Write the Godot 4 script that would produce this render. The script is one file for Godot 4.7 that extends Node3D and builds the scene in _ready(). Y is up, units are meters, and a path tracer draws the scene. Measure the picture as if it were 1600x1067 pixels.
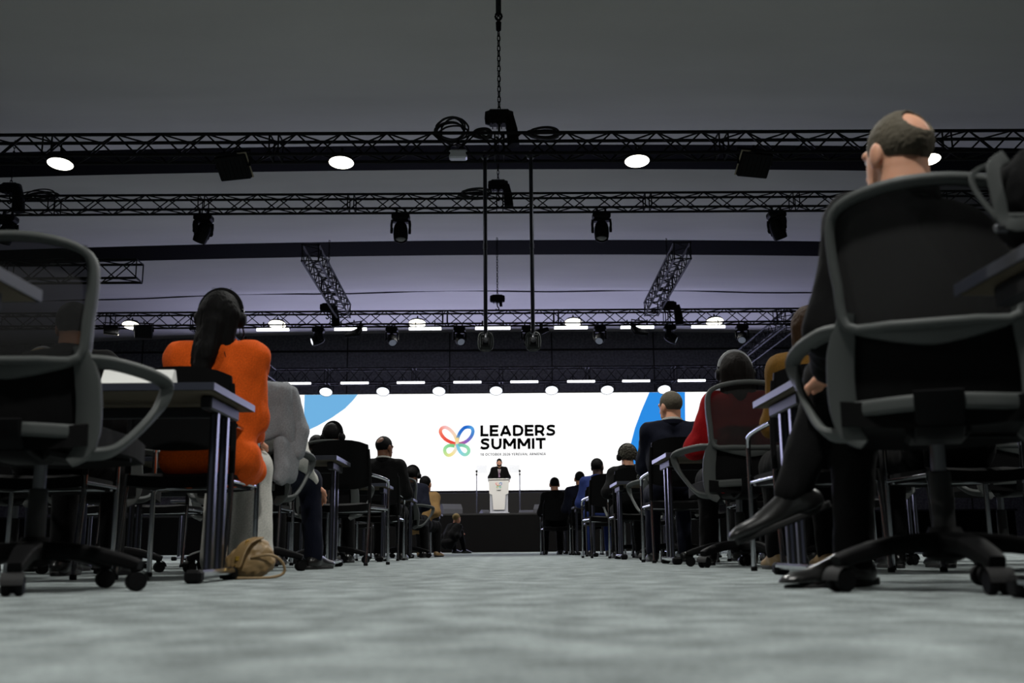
extends Node3D

# ---------------------------------------------------------------- mesh collector
class Geo:
	var v := PackedVector3Array()
	var n := PackedVector3Array()
	var uv := PackedVector2Array()
	var ix := PackedInt32Array()

	func tri(a: int, b: int, c: int) -> void:
		var cr := (v[b] - v[a]).cross(v[c] - v[a])
		if cr.dot(n[a] + n[b] + n[c]) > 0.0:
			ix.append(a); ix.append(c); ix.append(b)
		else:
			ix.append(a); ix.append(b); ix.append(c)

	func add(p: Vector3, nn: Vector3, t := Vector2.ZERO) -> int:
		v.append(p); n.append(nn); uv.append(t)
		return v.size() - 1

	func quad(a: Vector3, b: Vector3, c: Vector3, d: Vector3, nn: Vector3) -> void:
		var i := add(a, nn, Vector2(0, 0)); add(b, nn, Vector2(1, 0)); add(c, nn, Vector2(1, 1)); add(d, nn, Vector2(0, 1))
		tri(i, i + 1, i + 2); tri(i, i + 2, i + 3)

	# box with chamfered edges
	func box(c: Vector3, s: Vector3, bev := 0.0, bs := Basis()) -> Geo:
		var h := s * 0.5
		var b := minf(bev, minf(h.x, minf(h.y, h.z)) * 0.9)
		for ax in 3:
			for sg in [-1.0, 1.0]:
				var u := (ax + 1) % 3
				var w := (ax + 2) % 3
				var q := []
				for k in [[-1, -1], [1, -1], [1, 1], [-1, 1]]:
					var p := Vector3()
					p[ax] = sg * h[ax]; p[u] = k[0] * (h[u] - b); p[w] = k[1] * (h[w] - b)
					q.append(c + bs * p)
				var nn := Vector3(); nn[ax] = sg
				quad(q[0], q[1], q[2], q[3], bs * nn)
		if b > 0.0:
			for ax in 3:
				var u := (ax + 1) % 3
				var w := (ax + 2) % 3
				for su in [-1.0, 1.0]:
					for sw in [-1.0, 1.0]:
						var q := []
						for k in [[-1, 0], [1, 0], [1, 1], [-1, 1]]:
							var p := Vector3()
							p[ax] = k[0] * (h[ax] - b)
							p[u] = su * (h[u] - (b if k[1] else 0.0))
							p[w] = sw * (h[w] - (0.0 if k[1] else b))
							q.append(c + bs * p)
						var nn := Vector3(); nn[u] = su; nn[w] = sw
						quad(q[0], q[1], q[2], q[3], bs * nn.normalized())
			for sx in [-1.0, 1.0]:
				for sy in [-1.0, 1.0]:
					for sz in [-1.0, 1.0]:
						var nn := (bs * Vector3(sx, sy, sz)).normalized()
						var i := add(c + bs * Vector3(sx * h.x, sy * (h.y - b), sz * (h.z - b)), nn)
						add(c + bs * Vector3(sx * (h.x - b), sy * h.y, sz * (h.z - b)), nn)
						add(c + bs * Vector3(sx * (h.x - b), sy * (h.y - b), sz * h.z), nn)
						tri(i, i + 1, i + 2)
		return self

	# swept profile (array of Vector2: x along side, y along up) along a path
	func sweep(path: Array, prof: Array, scales: Array = [], up := Vector3.UP, closed := false, caps := true) -> Geo:
		var m := path.size()
		var k := prof.size()
		var base := v.size()
		var ups := up
		var flat := []
		for i in m:
			var t: Vector3
			if closed:
				t = path[(i + 1) % m] - path[(i - 1 + m) % m]
			else:
				t = path[mini(i + 1, m - 1)] - path[maxi(i - 1, 0)]
			t = t.normalized()
			var side := t.cross(ups)
			if side.length() < 0.05:
				side = t.cross(Vector3(0.3, 0.2, 0.9))
			side = side.normalized()
			var u2 := side.cross(t).normalized()
			var sc: Vector2 = Vector2.ONE
			if scales.size():
				sc = scales[i] if scales[i] is Vector2 else Vector2.ONE * float(scales[i])
			flat.append(t)
			for j in k:
				var a: Vector2 = prof[j] * sc
				var p0: Vector2 = prof[(j - 1 + k) % k] * sc
				var p1: Vector2 = prof[(j + 1) % k] * sc
				var tg := p1 - p0
				var nn := Vector2(tg.y, -tg.x).normalized()
				if nn.dot(a) < 0.0: nn = -nn
				add(path[i] + side * a.x + u2 * a.y, side * nn.x + u2 * nn.y, Vector2(float(i) / maxf(1, m - 1), float(j) / k))
		for i in (m if closed else m - 1):
			for j in k:
				var a := base + i * k + j
				var b := base + i * k + (j + 1) % k
				var c := base + ((i + 1) % m) * k + (j + 1) % k
				var d := base + ((i + 1) % m) * k + j
				tri(a, b, c); tri(a, c, d)
		if caps and not closed:
			for e in [0, m - 1]:
				var nn: Vector3 = flat[e] * (-1.0 if e == 0 else 1.0)
				var i0 := add(path[e], nn)
				for j in k:
					add(v[base + e * k + j], nn)
				for j in k:
					tri(i0, i0 + 1 + j, i0 + 1 + (j + 1) % k)
		return self

	func tube(path: Array, r: float, sides := 8, scales: Array = [], closed := false) -> Geo:
		var prof := []
		for j in sides:
			prof.append(Vector2(cos(TAU * j / sides), sin(TAU * j / sides)) * r)
		var d: Vector3 = (path[path.size() - 1] - path[0]).abs()
		var up := Vector3.UP
		if not closed and d.y > maxf(d.x, d.z): up = Vector3.BACK if d.z <= d.x + 0.001 else Vector3.RIGHT
		return sweep(path, prof, scales, up, closed)

	func ribbon(path: Array, w: float, th: float, scales: Array = [], up := Vector3.UP, closed := false) -> Geo:
		var a := w * 0.5
		var b := th * 0.5
		var prof := [Vector2(-a, -b * 0.4), Vector2(-a * 0.9, -b), Vector2(0, -b * 1.05), Vector2(a * 0.9, -b), Vector2(a, -b * 0.4), Vector2(a, b * 0.4), Vector2(a * 0.9, b), Vector2(0, b * 1.05), Vector2(-a * 0.9, b), Vector2(-a, b * 0.4)]
		return sweep(path, prof, scales, up, closed)

	# lathe round y: pts (r, y)
	func lathe(c: Vector3, pts: Array, sides := 16, bs := Basis()) -> Geo:
		for i in pts.size() - 1:
			var a: Vector2 = pts[i]
			var b: Vector2 = pts[i + 1]
			var t := b - a
			var nn := Vector2(t.y, -t.x).normalized()
			var base := v.size()
			for j in sides + 1:
				var an := TAU * j / sides
				var d := Vector3(cos(an), 0, sin(an))
				var no := bs * (d * nn.x + Vector3.UP * nn.y)
				add(c + bs * (d * a.x + Vector3.UP * a.y), no)
				add(c + bs * (d * b.x + Vector3.UP * b.y), no)
			for j in sides:
				var q := base + j * 2
				if a.x > 0.0001: tri(q, q + 2, q + 3 if b.x > 0.0001 else q + 1)
				if b.x > 0.0001: tri(q, q + 3, q + 1)
		return self

	# smooth grid of points rows x cols
	func grid(rows: Array, thick := Vector3.ZERO) -> Geo:
		for side in ([1.0] if thick == Vector3.ZERO else [0.0, 1.0]):
			var off: Vector3 = thick * (side if thick != Vector3.ZERO else 0.0)
			var base := v.size()
			var R := rows.size()
			var C: int = rows[0].size()
			for i in R:
				for j in C:
					var du: Vector3 = rows[mini(i + 1, R - 1)][j] - rows[maxi(i - 1, 0)][j]
					var dv: Vector3 = rows[i][mini(j + 1, C - 1)] - rows[i][maxi(j - 1, 0)]
					var nn := du.cross(dv).normalized()
					if thick != Vector3.ZERO and nn.dot(thick) * (side - 0.5) < 0.0: nn = -nn
					add(rows[i][j] + off, nn, Vector2(float(j) / (C - 1), float(i) / (R - 1)))
			for i in R - 1:
				for j in C - 1:
					var a := base + i * C + j
					tri(a, a + 1, a + C + 1); tri(a, a + C + 1, a + C)
		if thick != Vector3.ZERO:
			var R := rows.size()
			var C: int = rows[0].size()
			var loop := []
			for j in C: loop.append(rows[0][j])
			for i in range(1, R): loop.append(rows[i][C - 1])
			for j in range(C - 2, -1, -1): loop.append(rows[R - 1][j])
			for i in range(R - 2, 0, -1): loop.append(rows[i][0])
			var mid: Vector3 = (rows[0][0] + rows[R - 1][C - 1] + rows[0][C - 1] + rows[R - 1][0]) * 0.25
			for i in loop.size():
				var a: Vector3 = loop[i]
				var b: Vector3 = loop[(i + 1) % loop.size()]
				var nn := (b - a).cross(thick).normalized()
				if nn.dot((a + b) * 0.5 - mid) < 0.0: nn = -nn
				quad(a, b, b + thick, a + thick, nn)
		return self

	# flat polygon extruded along z
	func prism(poly: PackedVector2Array, z0: float, z1: float) -> Geo:
		var t := Geometry2D.triangulate_polygon(poly)
		for z in [z0, z1]:
			var nn := Vector3(0, 0, signf(z - (z0 + z1) * 0.5))
			var base := v.size()
			for p in poly: add(Vector3(p.x, p.y, z), nn, p)
			for i in range(0, t.size(), 3): tri(base + t[i], base + t[i + 1], base + t[i + 2])
		var cw := Geometry2D.is_polygon_clockwise(poly)
		for i in poly.size():
			var a := poly[i]
			var b := poly[(i + 1) % poly.size()]
			var e := b - a
			var nn := Vector3(e.y, -e.x, 0).normalized() * (-1.0 if cw else 1.0)
			quad(Vector3(a.x, a.y, z0), Vector3(b.x, b.y, z0), Vector3(b.x, b.y, z1), Vector3(a.x, a.y, z1), nn)
		return self

	# smooth union of capsules ["c",a,b,ra,rb] and ellipsoids ["e",c,radii,basis]; cuts ["p",point,normal], ["e",...]
	func blob(prims: Array, cell: float, k: float, cuts: Array = [], wrinkle := 0.0, wr_scale := Vector3(14, 14, 14)) -> Geo:
		var lo := Vector3(1e9, 1e9, 1e9)
		var hi := -lo
		var pad := 2.5 * k + cell * 2.0
		for p in prims:
			if p[0] == "c":
				lo = lo.min(p[1] - Vector3.ONE * p[3]).min(p[2] - Vector3.ONE * p[4])
				hi = hi.max(p[1] + Vector3.ONE * p[3]).max(p[2] + Vector3.ONE * p[4])
			else:
				var r := maxf(p[2].x, maxf(p[2].y, p[2].z))
				lo = lo.min(p[1] - Vector3.ONE * r); hi = hi.max(p[1] + Vector3.ONE * r)
		lo -= Vector3.ONE * pad; hi += Vector3.ONE * pad
		var N := Vector3i(((hi - lo) / cell).ceil()) + Vector3i.ONE
		var sy := N.x
		var sz := N.x * N.y
		var S := PackedFloat32Array()
		S.resize(sz * N.z)
		var ik := 1.0 / k
		for p in prims:
			var l2: Vector3
			var h2: Vector3
			if p[0] == "c":
				l2 = (p[1] - Vector3.ONE * p[3]).min(p[2] - Vector3.ONE * p[4]); h2 = (p[1] + Vector3.ONE * p[3]).max(p[2] + Vector3.ONE * p[4])
			else:
				var r := maxf(p[2].x, maxf(p[2].y, p[2].z))
				l2 = p[1] - Vector3.ONE * r; h2 = p[1] + Vector3.ONE * r
			var a := Vector3i(((l2 - lo - Vector3.ONE * pad) / cell).floor()).max(Vector3i.ZERO)
			var b := Vector3i(((h2 - lo + Vector3.ONE * pad) / cell).ceil()).min(N - Vector3i.ONE)
			if p[0] == "c":
				var A: Vector3 = p[1]
				var BA: Vector3 = p[2] - A
				var inv := 1.0 / maxf(BA.length_squared(), 1e-9)
				var ra: float = p[3]
				var dr: float = p[4] - ra
				for z in range(a.z, b.z + 1):
					for y in range(a.y, b.y + 1):
						var row := z * sz + y * sy
						var q := Vector3(lo.x, lo.y + y * cell, lo.z + z * cell) - A
						for x in range(a.x, b.x + 1):
							var w := q + Vector3(x * cell, 0, 0)
							var h := clampf(w.dot(BA) * inv, 0.0, 1.0)
							var d := (w - BA * h).length() - ra - dr * h
							if d < pad: S[row + x] += exp(-d * ik)
			else:
				var ib: Basis = p[3].inverse()
				var rr: Vector3 = p[2]
				var mn := minf(rr.x, minf(rr.y, rr.z))
				for z in range(a.z, b.z + 1):
					for y in range(a.y, b.y + 1):
						var row := z * sz + y * sy
						for x in range(a.x, b.x + 1):
							var w: Vector3 = ib * (lo + Vector3(x, y, z) * cell - p[1]) / rr
							var l := w.length()
							var d := (l - 1.0) * (mn if l < 1e-5 else l / (w / rr).length())
							if d < pad: S[row + x] += exp(-d * ik)
		if cuts.size():
			for z in N.z:
				for y in N.y:
					for x in N.x:
						var i := z * sz + y * sy + x
						if S[i] < 0.01: continue
						var q := lo + Vector3(x, y, z) * cell
						for c in cuts:
							if c[0] == "p":
								S[i] = minf(S[i], exp((c[1] - q).dot(c[2]) * ik))
							else:
								var w: Vector3 = c[3].inverse() * (q - c[1]) / c[2]
								var l := w.length()
								S[i] = minf(S[i], exp((l - 1.0) * l / maxf((w / c[2]).length(), 1e-6) * ik))
		var tl := exp(-2.4 * cell * ik)
		var th := exp(2.4 * cell * ik)
		var id := PackedInt32Array()
		id.resize(S.size()); id.fill(-1)
		var first := v.size()
		var noise := FastNoiseLite.new()
		noise.seed = 5; noise.frequency = 1.0; noise.fractal_octaves = 2
		var off := [0, 1, sy, sy + 1, sz, sz + 1, sz + sy, sz + sy + 1]
		var ed := [[0, 1], [2, 3], [4, 5], [6, 7], [0, 2], [1, 3], [4, 6], [5, 7], [0, 4], [1, 5], [2, 6], [3, 7]]
		var cells := PackedInt32Array()
		var val := PackedFloat32Array()
		val.resize(8)
		for z in N.z - 1:
			for y in N.y - 1:
				var row := z * sz + y * sy
				for x in N.x - 1:
					var i := row + x
					var s0 := S[i]
					if s0 < tl or s0 > th: continue
					var cnt := 0
					for e in 8:
						var f := S[i + off[e]]
						if f > 1.0: cnt += 1
						val[e] = f
					if cnt == 0 or cnt == 8: continue
					for e in 8: val[e] = -k * log(maxf(val[e], 1e-6))
					var sum := Vector3()
					var m := 0
					for e in ed:
						var f0 := val[e[0]]
						var f1 := val[e[1]]
						if (f0 < 0.0) != (f1 < 0.0):
							var t := f0 / (f0 - f1)
							var c0 := Vector3(e[0] & 1, (e[0] >> 1) & 1, e[0] >> 2)
							var c1 := Vector3(e[1] & 1, (e[1] >> 1) & 1, e[1] >> 2)
							sum += c0.lerp(c1, t); m += 1
					id[i] = v.size()
					cells.append(i)
					v.append(lo + (Vector3(x, y, z) + sum / m) * cell)
					n.append(Vector3.ZERO); uv.append(Vector2.ZERO)
		var f0 := ix.size()
		for i in cells:
			var ins := S[i] > 1.0
			for ax in 3:
				var st: int = [1, sy, sz][ax]
				var o := S[i + st] > 1.0
				if o == ins: continue
				var u: int = [sy, sz, 1][ax]
				var w: int = [sz, 1, sy][ax]
				var a := id[i]
				var b := id[i - u]
				var c := id[i - u - w]
				var d := id[i - w]
				if a < 0 or b < 0 or c < 0 or d < 0: continue
				if ins:
					ix.append_array([a, c, b, a, d, c])
				else:
					ix.append_array([a, b, c, a, c, d])
		for t in range(f0, ix.size(), 3):
			var a := ix[t]
			var b := ix[t + 1]
			var c := ix[t + 2]
			var cr := (v[c] - v[a]).cross(v[b] - v[a])
			n[a] += cr; n[b] += cr; n[c] += cr
		for i in range(first, v.size()):
			n[i] = n[i].normalized()
			if wrinkle > 0.0:
				v[i] += n[i] * wrinkle * noise.get_noise_3dv(v[i] * wr_scale)
		if wrinkle > 0.0:
			for i in range(first, v.size()): n[i] = Vector3.ZERO
			for t in range(f0, ix.size(), 3):
				var a := ix[t]
				var b := ix[t + 1]
				var c := ix[t + 2]
				var cr := (v[c] - v[a]).cross(v[b] - v[a])
				n[a] += cr; n[b] += cr; n[c] += cr
			for i in range(first, v.size()): n[i] = n[i].normalized()
		return self

	func mesh() -> ArrayMesh:
		var a := []
		a.resize(Mesh.ARRAY_MAX)
		a[Mesh.ARRAY_VERTEX] = v; a[Mesh.ARRAY_NORMAL] = n; a[Mesh.ARRAY_TEX_UV] = uv; a[Mesh.ARRAY_INDEX] = ix
		var m := ArrayMesh.new()
		m.add_surface_from_arrays(Mesh.PRIMITIVE_TRIANGLES, a)
		return m

# ---------------------------------------------------------------- scene
func _ready() -> void:
	var cam := Camera3D.new()
	cam.name = "camera"
	add_child(cam)
	cam.position = Vector3(0, 0.12, 0)
	cam.rotation = Vector3(0.19889, -0.01125, -0.009)
	cam.fov = 36.89
	cam.near = 0.05; cam.far = 200
	var at := CameraAttributesPhysical.new()
	at.frustum_focal_length = 36.0
	at.frustum_focus_distance = 11.0
	at.exposure_aperture = 3.2
	cam.attributes = at
	cam.fov = 36.89
	cam.current = true
	var we := WorldEnvironment.new()
	we.name = "environment"
	var env := Environment.new()
	env.background_mode = Environment.BG_COLOR
	env.background_color = Color(0, 0, 0)
	env.tonemap_mode = Environment.TONE_MAPPER_LINEAR
	env.tonemap_exposure = 1.0
	env.sdfgi_enabled = true; env.ssao_enabled = true; env.ssil_enabled = true
	we.environment = env
	add_child(we)
	# light of the LED wall (its mesh is built with the stage)
	var sl := AreaLight3D.new()
	sl.name = "led_wall_light"
	sl.area_size = Vector2(20.6, 3.56)
	sl.area_normalize_energy = true
	sl.light_energy = 138.0
	sl.light_color = Color(0.77, 0.77, 1.0)
	sl.area_range = 120; sl.area_attenuation = 2; sl.shadow_enabled = true
	sl.position = Vector3(-0.1, 4.0, -37.985); sl.rotation.y = PI
	add_child(sl)
	materials()
	room()
	stage()
	rig()
	furniture()
	audience()

# ---------------------------------------------------------------- naming and materials
var taken := {}
var M := {}

func numbered(called: String) -> String:
	if not taken.has(called):
		taken[called] = 0
		return called
	taken[called] += 1
	return "%s_%03d" % [called, taken[called]]

func tag(o: Node, label: String, category: String, group := "", kind := "") -> Node:
	if label: o.set_meta("label", label)
	if category: o.set_meta("category", category)
	if group: o.set_meta("group", group)
	if kind: o.set_meta("kind", kind)
	return o

func thing(called: String, label: String, category: String, at := Vector3.ZERO, turn := 0.0, group := "") -> Node3D:
	var o := Node3D.new()
	o.name = numbered(called)
	add_child(o)
	o.position = at; o.rotation.y = turn
	tag(o, label, category, group)
	return o

func part(called: String, g, m: Material, parent: Node, at := Transform3D()) -> MeshInstance3D:
	var o := MeshInstance3D.new()
	o.name = called
	o.mesh = g.mesh() if g is Geo else g
	o.material_override = m
	o.transform = at
	parent.add_child(o, true)
	return o

func solo(called: String, g, m: Material, label: String, category: String, at := Vector3.ZERO, group := "") -> MeshInstance3D:
	var o := part(numbered(called), g, m, self, Transform3D(Basis(), at))
	tag(o, label, category, group)
	return o

func struct(called: String, g, m: Material, parent: Node = null) -> MeshInstance3D:
	var o := part(called, g, m, parent if parent else self)
	if parent == null: o.set_meta("kind", "structure")
	return o

func dup(root: Node3D, at: Vector3, turn: float, label: String, group := "") -> Node3D:
	var r: Node3D = root.duplicate()
	r.name = numbered(String(root.name).rstrip("0123456789_"))
	add_child(r)
	r.position = at; r.rotation.y = turn
	r.set_meta("label", label)
	if group: r.set_meta("group", group)
	elif r.has_meta("group"): r.remove_meta("group")
	return r

func mat(called: String, c: Color, rough := 0.7, metal := 0.0, spec := 0.5) -> StandardMaterial3D:
	var m := StandardMaterial3D.new()
	m.resource_name = called
	m.albedo_color = c; m.roughness = rough; m.metallic = metal; m.metallic_specular = spec
	M[called] = m
	return m

func c8(r: int, g: int, b: int) -> Color:
	return Color(r / 255.0, g / 255.0, b / 255.0)

func noise_tex(freq: float, lo: float, hi: float, sd: int, size := 256, normal := false, octaves := 4, strength := 4.0) -> NoiseTexture2D:
	var t := NoiseTexture2D.new()
	var f := FastNoiseLite.new()
	f.seed = sd; f.frequency = freq; f.fractal_octaves = octaves; f.noise_type = FastNoiseLite.TYPE_SIMPLEX_SMOOTH
	t.noise = f; t.width = size; t.height = size; t.seamless = true
	if normal:
		t.as_normal_map = true; t.bump_strength = strength
	else:
		var g := Gradient.new()
		g.set_color(0, Color(lo, lo, lo)); g.set_color(1, Color(hi, hi, hi))
		t.color_ramp = g
	return t

func cloth(called: String, c: Color, weave: Texture2D, scale := 9.0, rim := 0.1) -> StandardMaterial3D:
	var m := mat(called, c, 0.9, 0.0, 0.25)
	m.albedo_texture = weave
	m.uv1_triplanar = true; m.uv1_scale = Vector3.ONE * scale
	m.normal_enabled = true; m.normal_texture = T.weave_n; m.normal_scale = 0.35
	m.rim_enabled = true; m.rim = rim; m.rim_tint = 0.6
	return m

func glow(called: String, c: Color, e: float) -> StandardMaterial3D:
	var m := mat(called, Color(0.02, 0.02, 0.02), 0.4)
	m.emission_enabled = true; m.emission = c; m.emission_energy_multiplier = e
	return m

var T := {}

func materials() -> void:
	T.weave = noise_tex(0.05, 0.72, 1.0, 3)
	T.weave_n = noise_tex(0.03, 0, 1, 4, 256, true, 3, 3.0)
	T.hair = noise_tex(0.08, 0.45, 1.0, 8, 256)
	mat("black plastic", c8(11, 11, 12), 0.6, 0.0, 0.22)
	mat("black matte", c8(12, 12, 13), 0.75)
	mat("charcoal plastic", c8(68, 71, 70), 0.55, 0.0, 0.35)
	mat("chrome", c8(196, 198, 203), 0.14, 1.0)
	mat("dull steel", c8(120, 122, 126), 0.35, 1.0)
	mat("dark steel", c8(40, 42, 48), 0.3, 0.8)
	mat("truss paint", c8(9, 9, 10), 0.6, 0.0, 0.25)
	mat("table edge", c8(46, 49, 60), 0.4)
	mat("table top", c8(22, 23, 27), 0.3)
	mat("table under", c8(70, 61, 45), 0.8)
	mat("table frame", c8(20, 21, 25), 0.5, 0.0, 0.4)
	mat("post trim", c8(40, 42, 54), 0.35, 0.0, 0.5)
	mat("table post", c8(14, 14, 18), 0.3, 0.0, 0.5)
	cloth("black fabric", c8(11, 11, 12), T.weave, 12.0, 0.1)
	var me := mat("chair mesh", Color(0.011, 0.011, 0.012, 0.86), 0.8)
	me.transparency = BaseMaterial3D.TRANSPARENCY_ALPHA
	mat("white plastic", c8(232, 232, 230), 0.4)
	mat("white paper", c8(235, 235, 232), 0.8)
	mat("pale grey lens", c8(176, 178, 182), 0.3)
	mat("warm grey edge", c8(150, 142, 120), 0.6)
	mat("podium grey", c8(186, 190, 200), 0.5)
	var gl := mat("glass lens", Color(0.05, 0.05, 0.06), 0.05)
	gl.clearcoat_enabled = true
	var pane := mat("clear pane", Color(0.85, 0.9, 0.95, 0.12), 0.03)
	pane.transparency = BaseMaterial3D.TRANSPARENCY_ALPHA
	# carpet: fine pile with broad worn mottling
	var ca := mat("carpet", c8(192, 202, 202), 0.97, 0.0, 0.1)
	ca.albedo_texture = noise_tex(0.09, 0.74, 1.0, 21, 512, false, 5)
	ca.uv1_triplanar = true; ca.uv1_world_triplanar = true; ca.uv1_scale = Vector3.ONE * 1.7
	ca.detail_enabled = true; ca.detail_blend_mode = BaseMaterial3D.BLEND_MODE_MUL
	ca.detail_uv_layer = BaseMaterial3D.DETAIL_UV_2
	ca.detail_albedo = noise_tex(0.026, 0.64, 1.0, 22, 512, false, 6)
	ca.uv2_triplanar = true; ca.uv2_world_triplanar = true; ca.uv2_scale = Vector3.ONE * 0.42
	ca.normal_enabled = true; ca.normal_texture = noise_tex(0.2, 0, 1, 23, 512, true, 3, 6.0); ca.normal_scale = 0.6
	var cf := mat("ceiling fabric", c8(196, 194, 190), 0.95, 0.0, 0.1)
	cf.albedo_texture = noise_tex(0.01, 0.94, 1.0, 31, 256)
	cf.uv1_triplanar = true; cf.uv1_scale = Vector3(0.05, 0.05, 0.2)
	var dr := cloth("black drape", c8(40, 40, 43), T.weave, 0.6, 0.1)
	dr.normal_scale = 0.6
	var wd := cloth("haze lightened back drape", c8(122, 122, 130), T.weave, 0.6, 0.1)  # back wall is black drape too; its paler colour paints in haze light
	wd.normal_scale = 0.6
	mat("black beam", c8(4, 4, 4), 0.9, 0.0, 0.1)
	mat("stage skirt", c8(9, 9, 10), 0.85, 0.0, 0.2)
	mat("stage deck", c8(16, 16, 18), 0.6)
	mat("wedge grey", c8(70, 72, 80), 0.6)
	glow("screen white", Color(1, 1, 1), 1.15)
	glow("lamp white", Color(1, 0.98, 0.92), 6.0)
	glow("tube white", Color(0.97, 0.98, 1.0), 2.2)
	glow("lens white", Color(0.95, 0.97, 1.0), 1.3)
	glow("lens dim", Color(0.85, 0.9, 1.0), 0.12)
	mat("print black", c8(6, 6, 8), 0.9, 0.0, 0.0)
	mat("print grey", c8(70, 72, 78), 0.9, 0.0, 0.0)
	# skins, hair, clothes
	for s in [["skin fair", c8(206, 152, 124)], ["skin tan", c8(178, 128, 98)], ["skin brown", c8(104, 68, 48)], ["skin dark", c8(62, 42, 34)]]:
		var m := mat(s[0], s[1], 0.55, 0.0, 0.4)
		m.subsurf_scatter_enabled = true; m.subsurf_scatter_strength = 0.15
	for s in [["hair black", c8(13, 12, 12)], ["hair dark brown", c8(27, 21, 18)], ["hair brown", c8(66, 44, 24)], ["hair grey", c8(100, 95, 84)], ["hair blond", c8(168, 142, 92)], ["hair salt", c8(120, 112, 97)]]:
		var m := mat(s[0], s[1], 0.7, 0.0, 0.25)
		m.albedo_texture = T.hair; m.uv1_triplanar = true; m.uv1_scale = Vector3(60, 6, 60)
		m.normal_enabled = true; m.normal_texture = T.weave_n; m.normal_scale = 0.5
	cloth("suit black", c8(13, 13, 14), T.weave)
	cloth("suit charcoal", c8(22, 22, 24), T.weave)
	cloth("suit navy", c8(18, 21, 36), T.weave)
	cloth("cloth blue", c8(42, 56, 112), T.weave)
	cloth("cloth orange", c8(240, 98, 26), T.weave, 9.0, 0.15)
	cloth("cloth red", c8(160, 18, 24), T.weave)
	cloth("cloth mustard", c8(120, 86, 34), T.weave)
	cloth("cloth tan", c8(150, 118, 76), T.weave)
	cloth("cloth white", c8(214, 212, 204), T.weave)
	cloth("suit grey", c8(150, 152, 156), T.weave)
	mat("black leather", c8(20, 20, 20), 0.28)
	mat("tan leather", c8(132, 107, 70), 0.5)
	mat("gold", c8(214, 168, 70), 0.25, 1.0)
	mat("tie mauve", c8(150, 120, 150), 0.6)
	mat("eye white", c8(230, 228, 224), 0.2)

# ---------------------------------------------------------------- furniture
func arc3(pts: Array, n := 4) -> Array:                       # smooth open path through points
	var out := []
	for i in pts.size() - 1:
		var p0: Vector3 = pts[maxi(i - 1, 0)]
		var p1: Vector3 = pts[i]
		var p2: Vector3 = pts[i + 1]
		var p3: Vector3 = pts[mini(i + 2, pts.size() - 1)]
		for k in n:
			out.append(p1.cubic_interpolate(p2, p0, p3, float(k) / n))
	out.append(pts[pts.size() - 1])
	return out

func ring3(pts: Array, n := 4) -> Array:                      # smooth closed path
	var out := []
	var m := pts.size()
	for i in m:
		for k in n:
			out.append(pts[i].cubic_interpolate(pts[(i + 1) % m], pts[(i - 1 + m) % m], pts[(i + 2) % m], float(k) / n))
	return out

func back_at(x: float, y: float) -> Vector3:                  # the curved plane of an office chair's back
	return Vector3(x, y, 0.27 + (y - 0.45) * 0.1 - x * x * 0.9)

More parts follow.
